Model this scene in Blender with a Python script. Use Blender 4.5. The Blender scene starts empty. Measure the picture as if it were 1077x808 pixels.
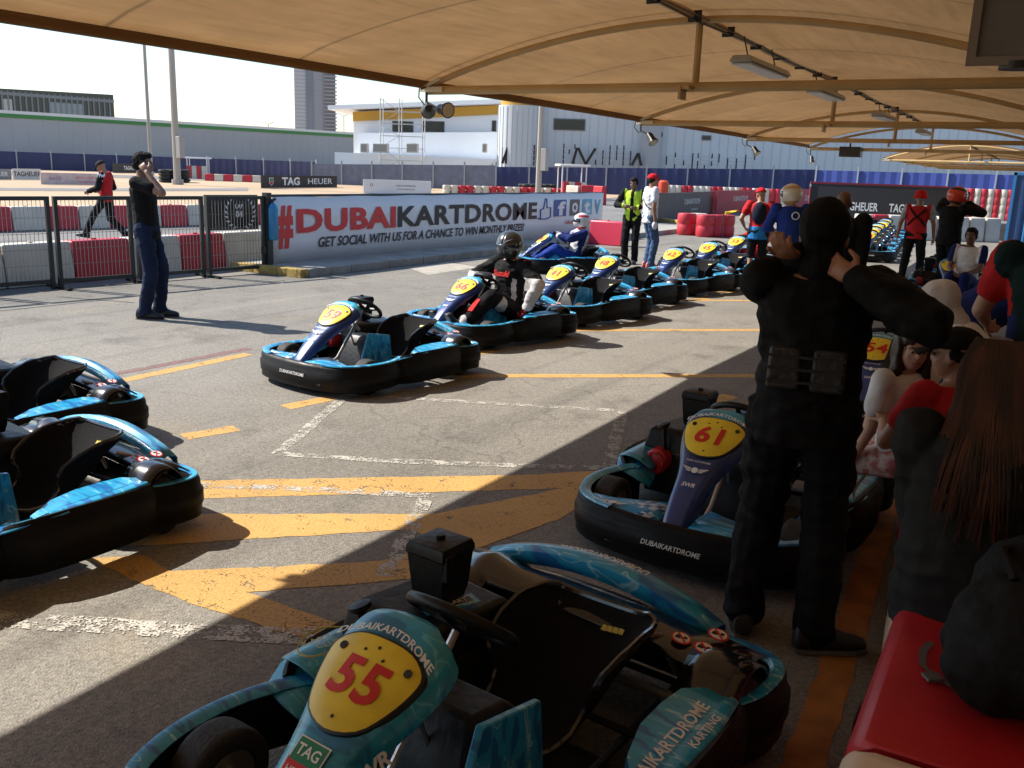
import bpy, bmesh, math, random
import numpy as np
from mathutils import Vector, Matrix, Euler, noise
R = math.radians
random.seed(7)
S = bpy.context.scene
COL = S.collection
V = Vector

# ------------------------------------------------------------------ camera, sky, sun, exposure
CH, CF, CHY, CROLL, CYAW = 1.72, 963.0, 176.5, .035, 30.0
_r = math.atan(CROLL); _p = math.atan((404-CHY)*math.cos(_r)/CF); _y = R(CYAW)
FW = V((-math.sin(_y)*math.cos(_p), math.cos(_y)*math.cos(_p), -math.sin(_p)))
_ri = V((math.cos(_y), math.sin(_y), 0)); _up = _ri.cross(FW)
RT = _ri*math.cos(_r)+_up*math.sin(_r); UP = -_ri*math.sin(_r)+_up*math.cos(_r)
cam = bpy.data.cameras.new('camera'); cam.sensor_width = 36; cam.lens = CF/1077*36
cam.clip_start = .05; cam.clip_end = 3000
camo = bpy.data.objects.new('camera', cam); COL.objects.link(camo); S.camera = camo
M = Matrix.Identity(4)
for i in range(3): M[i][0] = RT[i]; M[i][1] = UP[i]; M[i][2] = -FW[i]
M[2][3] = CH
camo.matrix_world = M
SUNV = V((-1.05, -.235, 1)).normalized()          # towards the sun
sun = bpy.data.lights.new('sun', 'SUN'); sun.energy = 5.0; sun.angle = R(.5); sun.color = (1, .93, .83)
suno = bpy.data.objects.new('sun', sun); COL.objects.link(suno)
suno.rotation_euler = SUNV.to_track_quat('Z', 'Y').to_euler()
w = bpy.data.worlds.new('World'); S.world = w; w.use_nodes = True
nt = w.node_tree; bg = nt.nodes['Background']; sky = nt.nodes.new('ShaderNodeTexSky')
sky.sky_type = 'NISHITA'; sky.sun_disc = False; sky.sun_elevation = math.asin(SUNV.z)
sky.sun_rotation = math.atan2(SUNV.x, SUNV.y); sky.dust_density = .6; sky.air_density = 1.1; sky.ozone_density = 2.5
nt.links.new(sky.outputs[0], bg.inputs[0]); bg.inputs[1].default_value = .11
vs = S.view_settings; vs.view_transform = 'Standard'; vs.look = 'None'; vs.gamma = 1; vs.use_curve_mapping = False
vs.exposure = .9

def ray(px, py): return FW + RT*((px-538.5)/CF) - UP*((py-404)/CF)
def G(px, py, z=0):
    d = ray(px, py); return V((0, 0, CH)) + d*((z-CH)/d.z)
def HZ(px): return CHY+CROLL*(px-540)
def AT(px, D, z=0):                                # point at column px, horizontal distance D
    d = ray(px, HZ(px)); d.z = 0; d.normalize(); return V((d.x*D, d.y*D, z))
def TOPZ(p, px, py):                               # height of pixel row py above ground point p
    d = ray(px, py); return CH + d.z*math.hypot(p.x, p.y)/math.hypot(d.x, d.y)
def ONX(px, X):                                    # y where column px meets plane x = X
    d = ray(px, HZ(px)); return X*d.y/d.x

# ------------------------------------------------------------------ materials
MT = {}
def mat(name, col, rough=.6, metal=0., var=0., vscale=8., bump=0., bscale=60., coat=0., spec=.5, col2=None, emit=None, alpha=None, trans=0., vd=4., streak=None):
    if name in MT: return MT[name]
    m = bpy.data.materials.new(name); m.use_nodes = True; n = m.node_tree.nodes; l = m.node_tree.links
    b = n['Principled BSDF']; b.inputs['Base Color'].default_value = (*col, 1); b.inputs['Roughness'].default_value = rough
    b.inputs['Metallic'].default_value = metal; b.inputs['Coat Weight'].default_value = coat
    b.inputs['Specular IOR Level'].default_value = spec
    if trans: b.inputs['Transmission Weight'].default_value = trans
    if emit: b.inputs['Emission Color'].default_value = (*emit[0], 1); b.inputs['Emission Strength'].default_value = emit[1]
    tc = n.new('ShaderNodeTexCoord'); src = tc.outputs['Object']
    if streak:
        mp = n.new('ShaderNodeMapping'); mp.inputs['Scale'].default_value = streak; l.new(src, mp.inputs[0]); src = mp.outputs[0]
    if var or col2:
        t = n.new('ShaderNodeTexNoise'); t.inputs['Scale'].default_value = vscale; t.inputs['Detail'].default_value = vd; l.new(src, t.inputs['Vector'])
        cr = n.new('ShaderNodeValToRGB'); e = cr.color_ramp.elements
        if col2: e[0].position = .42; e[1].position = .58; e[0].color = (*col, 1); e[1].color = (*col2, 1)
        else:
            e[0].position = .3; e[1].position = .7
            e[0].color = (*[c*(1-var) for c in col], 1); e[1].color = (*[min(1, c*(1+var)) for c in col], 1)
        l.new(t.outputs['Fac'], cr.inputs[0]); l.new(cr.outputs[0], b.inputs['Base Color'])
    if bump:
        t2 = n.new('ShaderNodeTexNoise'); t2.inputs['Scale'].default_value = bscale; t2.inputs['Detail'].default_value = 5; l.new(tc.outputs['Object'], t2.inputs['Vector'])
        bp = n.new('ShaderNodeBump'); bp.inputs['Strength'].default_value = bump; bp.inputs['Distance'].default_value = .01
        l.new(t2.outputs['Fac'], bp.inputs['Height']); l.new(bp.outputs[0], b.inputs['Normal'])
        mr = n.new('ShaderNodeMapRange'); mr.inputs[3].default_value = max(0, rough-.12); mr.inputs[4].default_value = min(1, rough+.15)
        l.new(t2.outputs['Fac'], mr.inputs[0]); l.new(mr.outputs[0], b.inputs['Roughness'])
    MT[name] = m; return m

def node_mat(name):
    m = bpy.data.materials.new(name); m.use_nodes = True; MT[name] = m
    n = m.node_tree.nodes; l = m.node_tree.links; return m, n, l, n['Principled BSDF']
def tex(n, l, kind, src, **kw):
    t = n.new('ShaderNodeTex'+kind); l.new(src, t.inputs['Vector'])
    for k, v in kw.items():
        if k in ('feature', 'distance', 'wave_type', 'bands_direction'): setattr(t, k, v)
        else: t.inputs[k].default_value = v
    return t
def ramp(n, l, src, stops):
    c = n.new('ShaderNodeValToRGB'); e = c.color_ramp.elements
    while len(e) < len(stops): e.new(.5)
    for el, (p, co) in zip(e, stops):
        el.position = p; el.color = (*co, 1) if len(co) == 3 else co
    l.new(src, c.inputs[0]); return c.outputs[0]
def mixc(n, l, a, b, f, mode='MIX'):
    m = n.new('ShaderNodeMix'); m.data_type = 'RGBA'; m.blend_type = mode
    for s, i in ((f, 0), (a, 6), (b, 7)):
        if isinstance(s, (int, float)): m.inputs[i].default_value = s
        elif isinstance(s, tuple): m.inputs[i].default_value = (*s, 1)
        else: l.new(s, m.inputs[i])
    return m.outputs[2]
def g3(v): return (v, v, v)

def asphalt(name, lo, hi, tint=(1, .96, .9), crack=True):
    m, n, l, b = node_mat(name); tc = n.new('ShaderNodeTexCoord'); o = tc.outputs['Object']
    big = tex(n, l, 'Noise', o, Scale=.35, Detail=6, Roughness=.6)
    fine = tex(n, l, 'Noise', o, Scale=55., Detail=3)
    vor = tex(n, l, 'Voronoi', o, Scale=110.)
    c = ramp(n, l, big.outputs['Fac'], [(.32, tuple(lo*t for t in tint)), (.68, tuple(hi*t for t in tint))])
    agg = ramp(n, l, vor.outputs['Color'], [(.1, g3(.55)), (.5, g3(1.)), (.93, g3(1.12)), (.98, g3(1.9))])
    c = mixc(n, l, c, agg, .75, 'MULTIPLY')
    fr = ramp(n, l, fine.outputs['Fac'], [(.3, g3(.72)), (.7, g3(1.18))])
    c = mixc(n, l, c, fr, .8, 'MULTIPLY')
    st = tex(n, l, 'Noise', o, Scale=1.7, Detail=8, Roughness=.7)
    sr = ramp(n, l, st.outputs['Fac'], [(.33, g3(.55)), (.45, g3(1)), (.62, g3(1)), (.75, g3(1.18))])
    c = mixc(n, l, c, sr, .7, 'MULTIPLY')
    oil = tex(n, l, 'Voronoi', o, Scale=3.1); 
    orr = ramp(n, l, oil.outputs['Distance'], [(.015, g3(.45)), (.06, g3(1))])
    c = mixc(n, l, c, orr, .7, 'MULTIPLY')
    if crack:
        mp = n.new('ShaderNodeMapping'); l.new(o, mp.inputs[0])
        nz = tex(n, l, 'Noise', o, Scale=1.2, Detail=6); ad = n.new('ShaderNodeVectorMath'); ad.operation = 'ADD'
        l.new(o, ad.inputs[0]); sc = n.new('ShaderNodeVectorMath'); sc.operation = 'SCALE'; sc.inputs['Scale'].default_value = 1.1
        l.new(nz.outputs['Color'], sc.inputs[0]); l.new(sc.outputs[0], ad.inputs[1])
        ck = tex(n, l, 'Voronoi', ad.outputs[0], feature='DISTANCE_TO_EDGE', Scale=.33)
        ckr = ramp(n, l, ck.outputs['Distance'], [(.0, g3(.35)), (.004, g3(1))])
        c = mixc(n, l, c, ckr, .45, 'MULTIPLY')
    mt_ = n.new('ShaderNodeMapping'); mt_.inputs['Scale'].default_value = (2.6, .10, 1); mt_.inputs['Rotation'].default_value = (0, 0, .12); l.new(o, mt_.inputs[0])
    tr_ = tex(n, l, 'Noise', mt_.outputs[0], Scale=1., Detail=4, Roughness=.55); trr = ramp(n, l, tr_.outputs['Fac'], [(.30, g3(.68)), (.44, g3(1)), (.60, g3(1)), (.72, g3(1.14))])
    c = mixc(n, l, c, trr, .85, 'MULTIPLY')
    pt = tex(n, l, 'Noise', o, Scale=.9, Detail=3, Roughness=.4); ptr = ramp(n, l, pt.outputs['Fac'], [(.27, (.62, .60, .58)), (.36, g3(1)), (.66, g3(1)), (.70, (1.12, 1.08, 1.0))]); c = mixc(n, l, c, ptr, .8, 'MULTIPLY')
    sp_ = tex(n, l, 'Voronoi', o, Scale=9.); spr = ramp(n, l, sp_.outputs['Distance'], [(.035, g3(.35)), (.07, g3(1))]); c = mixc(n, l, c, spr, .55, 'MULTIPLY')
    l.new(c, b.inputs['Base Color']); b.inputs['Roughness'].default_value = .85; b.inputs['Specular IOR Level'].default_value = .3
    bp = n.new('ShaderNodeBump'); bp.inputs['Strength'].default_value = .5; bp.inputs['Distance'].default_value = .006
    l.new(vor.outputs['Distance'], bp.inputs['Height']); l.new(bp.outputs[0], b.inputs['Normal'])
    return m
ASPH = asphalt('asphalt', .175, .255, (1, .935, .815)); TRACK = asphalt('track_asphalt', .17, .22, (1, .98, .95), False)
def paint(name, col, base, thr, sc=9., fade=.8):
    """worn road paint: the paint breaks up and shows the asphalt under it"""
    m, n, l, b = node_mat(name); tc = n.new('ShaderNodeTexCoord'); o = tc.outputs['Object']
    t = tex(n, l, 'Noise', o, Scale=sc, Detail=9, Roughness=.75); t2 = tex(n, l, 'Noise', o, Scale=90., Detail=2)
    t3 = tex(n, l, 'Noise', o, Scale=1.6, Detail=4)
    var = ramp(n, l, t3.outputs['Fac'], [(.3, tuple(c*fade for c in col)), (.7, col)])
    gr = ramp(n, l, t2.outputs['Fac'], [(.3, g3(.6)), (.65, g3(1.1))])
    pc = mixc(n, l, var, gr, .7, 'MULTIPLY')
    dm = n.new('ShaderNodeMath'); dm.operation = 'MULTIPLY_ADD'; l.new(t2.outputs['Fac'], dm.inputs[0]); dm.inputs[1].default_value = .45; l.new(t.outputs['Fac'], dm.inputs[2])
    f = ramp(n, l, dm.outputs[0], [(thr, g3(0)), (thr+.05, g3(1))])
    sp_ = tex(n, l, 'Voronoi', o, Scale=26.); s2 = ramp(n, l, sp_.outputs['Distance'], [(.05, g3(.25)), (.12, g3(1))]); pc = mixc(n, l, pc, s2, .6, 'MULTIPLY')
    l.new(pc, b.inputs['Base Color']); b.inputs['Roughness'].default_value = .8
    tb = n.new('ShaderNodeBsdfTransparent'); mx = n.new('ShaderNodeMixShader'); l.new(f, mx.inputs[0]); l.new(tb.outputs[0], mx.inputs[1]); l.new(b.outputs[0], mx.inputs[2]); l.new(mx.outputs[0], n['Material Output'].inputs[0])
    return m
YEL = paint('worn_yellow_paint', (.54, .32, .095), .12, .592); YELG = paint('fresher_yellow_paint', (.57, .34, .10), .12, .56)
WHT = paint('worn_white_paint', (.48, .46, .41), .135, .705, 11.); REDP = paint('faded_red_paint', (.22, .12, .11), .14, .63)

BLK = mat('black_plastic', (.008, .008, .009), .42, bump=.2, bscale=40, var=.35, vscale=6, spec=.25)
def scuffed():
    m, n, l, b = node_mat('scuffed_bumper_plastic'); tc = n.new('ShaderNodeTexCoord'); o = tc.outputs['Object']
    mp = n.new('ShaderNodeMapping'); mp.inputs['Scale'].default_value = (3, 3, 26); l.new(o, mp.inputs[0])
    t = tex(n, l, 'Noise', mp.outputs[0], Scale=3., Detail=8, Roughness=.7)
    c = ramp(n, l, t.outputs['Fac'], [(.42, (.006, .006, .007)), (.62, (.009, .009, .010)), (.80, (.05, .048, .045))])
    b.inputs['Specular IOR Level'].default_value = .16; l.new(c, b.inputs['Base Color']); r = ramp(n, l, t.outputs['Fac'], [(.4, g3(.38)), (.7, g3(.75))]); l.new(r, b.inputs['Roughness'])
    bp = n.new('ShaderNodeBump'); bp.inputs['Strength'].default_value = .25; bp.inputs['Distance'].default_value = .004; l.new(t.outputs['Fac'], bp.inputs['Height']); l.new(bp.outputs[0], b.inputs['Normal'])
    return m
BUMP = scuffed()
RUB = mat('tyre_rubber', (.022, .021, .020), .75, bump=.4, bscale=80, var=.3, vscale=12)
SEATM = mat('seat_padding', (.010, .010, .011), .92, bump=.6, bscale=200, spec=.15)
GLOSS = mat('glossy_black_cover', (.012, .012, .016), .18, coat=.5, bump=.08, bscale=9)
def graphics(name, a, b_, c_, scale=5.):
    m, n, l, b = node_mat(name); tc = n.new('ShaderNodeTexCoord'); o = tc.outputs['Object']
    mp = n.new('ShaderNodeMapping'); mp.inputs['Rotation'].default_value = (0, .3, .6); mp.inputs['Scale'].default_value = (1, 5, 2); oi = n.new('ShaderNodeObjectInfo'); va = n.new('ShaderNodeVectorMath'); va.operation = 'MULTIPLY_ADD'; l.new(oi.outputs['Random'], va.inputs[0]); va.inputs[1].default_value = (9, 7, 5); l.new(o, va.inputs[2]); l.new(va.outputs[0], mp.inputs[0])
    t = tex(n, l, 'Noise', mp.outputs[0], Scale=scale, Detail=2, Distortion=.6)
    col = ramp(n, l, t.outputs['Fac'], [(.40, b_), (.44, a), (.58, a), (.60, c_), (.63, a)])
    d = tex(n, l, 'Noise', o, Scale=22., Detail=6); dr = ramp(n, l, d.outputs['Fac'], [(.35, g3(.75)), (.6, g3(1))])
    l.new(mixc(n, l, col, dr, .6, 'MULTIPLY'), b.inputs['Base Color']); b.inputs['Roughness'].default_value = .33; b.inputs['Coat Weight'].default_value = .3
    return m
CYAN = graphics('blue_kart_graphics', (.02, .33, .60), (.012, .15, .42), (.35, .66, .80))
CYAN2 = graphics('cyan_body_graphics', (.02, .32, .50), (.012, .19, .36), (.12, .50, .62), 4.)
NAVY = mat('navy_fairing', (.010, .042, .17), .3, coat=.4, var=.3, vscale=5)
YPL = mat('yellow_number_plate', (.80, .58, .035), .38, var=.12, vscale=14, vd=8)
REDN = mat('red_lettering', (.60, .015, .012), .45); WHN = mat('white_lettering', (.75, .75, .74), .5)
BKN = mat('black_lettering', (.01, .01, .011), .5); GRN = mat('green_logo', (.0, .20, .09), .4); YLN = mat('yellow_label', (.55, .42, .05), .5)
STEEL = mat('bare_steel', (.45, .43, .40), .35, metal=.9, bump=.2, bscale=60); DSTEEL = mat('dark_steel', (.05, .05, .055), .45, metal=.6)
REDPL = mat('red_plastic', (.42, .012, .018), .42, var=.15, vscale=5, bump=.1, bscale=12)
def checker():
    m, n, l, b = node_mat('checker_kart_graphics'); tc = n.new('ShaderNodeTexCoord'); o = tc.outputs['Object']
    mp = n.new('ShaderNodeMapping'); mp.inputs['Rotation'].default_value = (0, 0, .35); l.new(o, mp.inputs[0])
    ck = tex(n, l, 'Checker', mp.outputs[0], Scale=26.); ck.inputs[1].default_value = (.01, .10, .32, 1); ck.inputs[2].default_value = (.45, .55, .6, 1)
    t = tex(n, l, 'Noise', o, Scale=9., Detail=2); r = ramp(n, l, t.outputs['Fac'], [(.5, g3(0)), (.52, g3(1))])
    l.new(mixc(n, l, ck.outputs[0], (.012, .25, .5), r), b.inputs['Base Color']); b.inputs['Roughness'].default_value = .35
    return m
CHK = checker()

# ------------------------------------------------------------------ mesh builder
class MB:
    def __init__(s): s.v = []; s.f = []; s.m = []
    def add(s, vs, fs, mi=0):
        k = len(s.v); s.v += [tuple(p) for p in vs]; s.f += [tuple(i+k for i in f) for f in fs]; s.m += [mi]*len(fs); return s
    def box(s, c, d, rot=None, mi=0, taper=1.):
        c = V(c); h = V(d)/2; q = rot.to_matrix() if isinstance(rot, Euler) else (rot or Matrix.Identity(3)); vs = []
        for z in (-1, 1):
            t = taper if z > 0 else 1
            for x, y in ((-1, -1), (1, -1), (1, 1), (-1, 1)): vs.append(c+q @ V((x*h.x*t, y*h.y*t, z*h.z)))
        return s.add(vs, [(3, 2, 1, 0), (4, 5, 6, 7), (0, 1, 5, 4), (1, 2, 6, 5), (2, 3, 7, 6), (3, 0, 4, 7)], mi)
    def b2(s, x0, x1, y0, y1, z0, z1, mi=0): return s.box(((x0+x1)/2, (y0+y1)/2, (z0+z1)/2), (x1-x0, y1-y0, z1-z0), None, mi)
    def loft(s, rings, cap=True, mi=0, closed=False):
        n = len(rings[0]); vs = [p for r in rings for p in r]; fs = []
        K = len(rings)
        for a in range(K if closed else K-1):
            for i in range(n):
                j = (i+1) % n; b = (a+1) % K; fs.append((a*n+i, a*n+j, b*n+j, b*n+i))
        if cap and not closed: fs += [tuple(reversed(range(n))), tuple(range((K-1)*n, K*n))]
        return s.add(vs, fs, mi)
    def tube(s, pts, r, n=8, mi=0, closed=False, cap=True):
        pts = [V(p) for p in pts]; K = len(pts); rr = r if isinstance(r, (list, tuple)) else [r]*K; rings = []; prev = None
        for i, p in enumerate(pts):
            if closed: d = pts[(i+1) % K]-pts[i-1]
            else: d = pts[min(i+1, K-1)]-pts[max(i-1, 0)]
            d.normalize()
            if prev is None: a = d.orthogonal().normalized()
            else: a = (prev-d*prev.dot(d)).normalized()
            prev = a; b = d.cross(a)
            rings.append([p+(a*math.cos(t)+b*math.sin(t))*rr[i] for t in [k*2*math.pi/n for k in range(n)]])
        return s.loft(rings, cap, mi, closed)
    def caps(s, a, b, ra, rb, n=10, mi=0, fl=None):
        """capsule with tapered radius"""
        a = V(a); b = V(b); d = (b-a); L = d.length or 1e-4; d = d/L; pts = []; rr = []
        for k in range(4): t = math.pi/2*(k+.35)/4; pts.append(a-d*ra*math.cos(t)); rr.append(ra*math.sin(t))
        pts += [a+d*L*k/3 for k in range(4)]; rr += [ra+(rb-ra)*k/3 for k in range(4)]
        for k in range(3, -1, -1): t = math.pi/2*(k+.35)/4; pts.append(b+d*rb*math.cos(t)); rr.append(rb*math.sin(t))
        return s.tube(pts, rr, n, mi)
    def ell(s, c, r, rot=None, n=14, k=9, mi=0):
        q = rot or Matrix.Identity(3); c = V(c); rings = []
        for a in range(k):
            t = math.pi*(a+.3)/(k-.4)
            rings.append([c+q @ V((r[0]*math.sin(t)*math.cos(u), r[1]*math.sin(t)*math.sin(u), -r[2]*math.cos(t))) for u in [j*2*math.pi/n for j in range(n)]])
        return s.loft(rings, True, mi)
    def prism(s, poly, mat4, t, mi=0):
        """polygon in the xy plane of mat4, extruded t along its z"""
        n = len(poly); vs = [mat4 @ V((x, y, 0)) for x, y in poly]+[mat4 @ V((x, y, t)) for x, y in poly]
        return s.add(vs, [tuple(reversed(range(n))), tuple(range(n, 2*n))]+[(i, (i+1) % n, (i+1) % n+n, i+n) for i in range(n)], mi)
    def grid(s, P, mi=0, thick=0):
        r = len(P); c = len(P[0]); s.add([p for row in P for p in row], [(i*c+j, i*c+j+1, (i+1)*c+j+1, (i+1)*c+j) for i in range(r-1) for j in range(c-1)], mi); return s
    def sheet(s, poly, z, mi=0):
        vs = [(p[0], p[1], z) for p in poly]; a = sum(vs[i][0]*vs[(i+1) % len(vs)][1]-vs[(i+1) % len(vs)][0]*vs[i][1] for i in range(len(vs)))
        f = tuple(range(len(vs))); return s.add(vs, [f if a > 0 else tuple(reversed(f))], mi)
    def build(s, name, mats, parent=None, smooth=True, bevel=0, solid=0, ang=35, sub=0):
        me = bpy.data.meshes.new(name); me.from_pydata(s.v, [], s.f)
        for m in (mats if isinstance(mats, (list, tuple)) else [mats]): me.materials.append(m)
        me.polygons.foreach_set('material_index', s.m)
        if smooth:
            me.polygons.foreach_set('use_smooth', [True]*len(me.polygons)); me.set_sharp_from_angle(angle=R(ang))
        me.update()
        o = bpy.data.objects.new(name, me); COL.objects.link(o)
        if solid: q = o.modifiers.new('solid', 'SOLIDIFY'); q.thickness = solid; q.offset = 0
        if sub: q = o.modifiers.new('sub', 'SUBSURF'); q.levels = q.render_levels = sub
        if bevel: q = o.modifiers.new('bevel', 'BEVEL'); q.width = bevel; q.segments = 2; q.limit_method = 'ANGLE'; q.angle_limit = R(40)
        if parent: o.parent = parent
        return o
def tag(o, label, cat=None, group=None, kind=None):
    if label: o['label'] = label
    if cat: o['category'] = cat
    if group: o['group'] = group
    if kind: o['kind'] = kind
    return o
def thing(name, label, cat, loc=(0, 0, 0), rz=0, group=None):
    o = bpy.data.objects.new(name, None); COL.objects.link(o); o.location = loc; o.rotation_euler = (0, 0, rz); o.empty_display_size = .1
    return tag(o, label, cat, group)
def struct(name, mb, m, **k): o = mb.build(name, m, None, **k); o['kind'] = 'structure'; return o
KIDS = {}
def copy_tree(o, parent=None):
    c = o.copy(); COL.objects.link(c)
    if parent: c.parent = parent
    for ch in list(o.children): copy_tree(ch, c)
    return c
TC = {}
def text_mesh(s, size=1., bold=.0, shear=0., sx=1., ext=.0, align='CENTER', sp=1.):
    k = (s, bold, shear, align, sp)
    if k not in TC:
        cu = bpy.data.curves.new('t', 'FONT'); cu.body = s; cu.size = 1; cu.offset = bold; cu.shear = shear; cu.align_x = align; cu.align_y = 'CENTER'; cu.resolution_u = 3; cu.space_character = sp
        o = bpy.data.objects.new('t', cu); COL.objects.link(o); dg = bpy.context.evaluated_depsgraph_get(); dg.update()
        me = bpy.data.meshes.new_from_object(o.evaluated_get(dg)); COL.objects.unlink(o); bpy.data.objects.remove(o)
        TC[k] = ([tuple(v.co) for v in me.vertices], [tuple(p.vertices) for p in me.polygons])
    vs, fs = TC[k]; return [(x*size*sx, y*size, 0) for x, y, z in vs], fs
def text(mb, s, m4, size, mi=0, warp=None, **k):
    vs, fs = text_mesh(s, size, **k)
    if warp: vs = [warp(*v) for v in vs]
    mb.add([m4 @ V(v) for v in vs], fs, mi)
def frame(o, x, y):
    """matrix with origin o, x axis x, y axis y"""
    x = V(x).normalized(); z = x.cross(V(y)).normalized(); y = z.cross(x); m = Matrix.Identity(4)
    for i in range(3): m[i][0] = x[i]; m[i][1] = y[i]; m[i][2] = z[i]; m[i][3] = o[i]
    return m
def spline(P, n=6, closed=False):
    P = [V(p) for p in P]; K = len(P); out = []
    for i in range(K if closed else K-1):
        a, b, c, d = (P[(i+j) % K] if closed else P[min(max(i+j, 0), K-1)] for j in (-1, 0, 1, 2))
        for q in range(n):
            t = q/n; out.append(.5*((2*b)+(c-a)*t+(2*a-5*b+4*c-d)*t*t+(3*b-a-3*c+d)*t**3))
    if not closed: out.append(P[-1])
    return out
def sweep(mb, path, prof, mi=0, taperz=None):
    """closed section prof [(outward, z)] carried along a 2d path; outward is to the right of travel"""
    P = [V((p[0], p[1])) for p in path]; rings = []
    for i, p in enumerate(P):
        d = (P[min(i+1, len(P)-1)]-P[max(i-1, 0)]).normalized(); nrm = V((d.y, -d.x))
        k = taperz(i/(len(P)-1)) if taperz else 1
        rings.append([V((p.x+nrm.x*a, p.y+nrm.y*a, z*k)) for a, z in prof])
    mb.loft(rings, True, mi)
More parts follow.
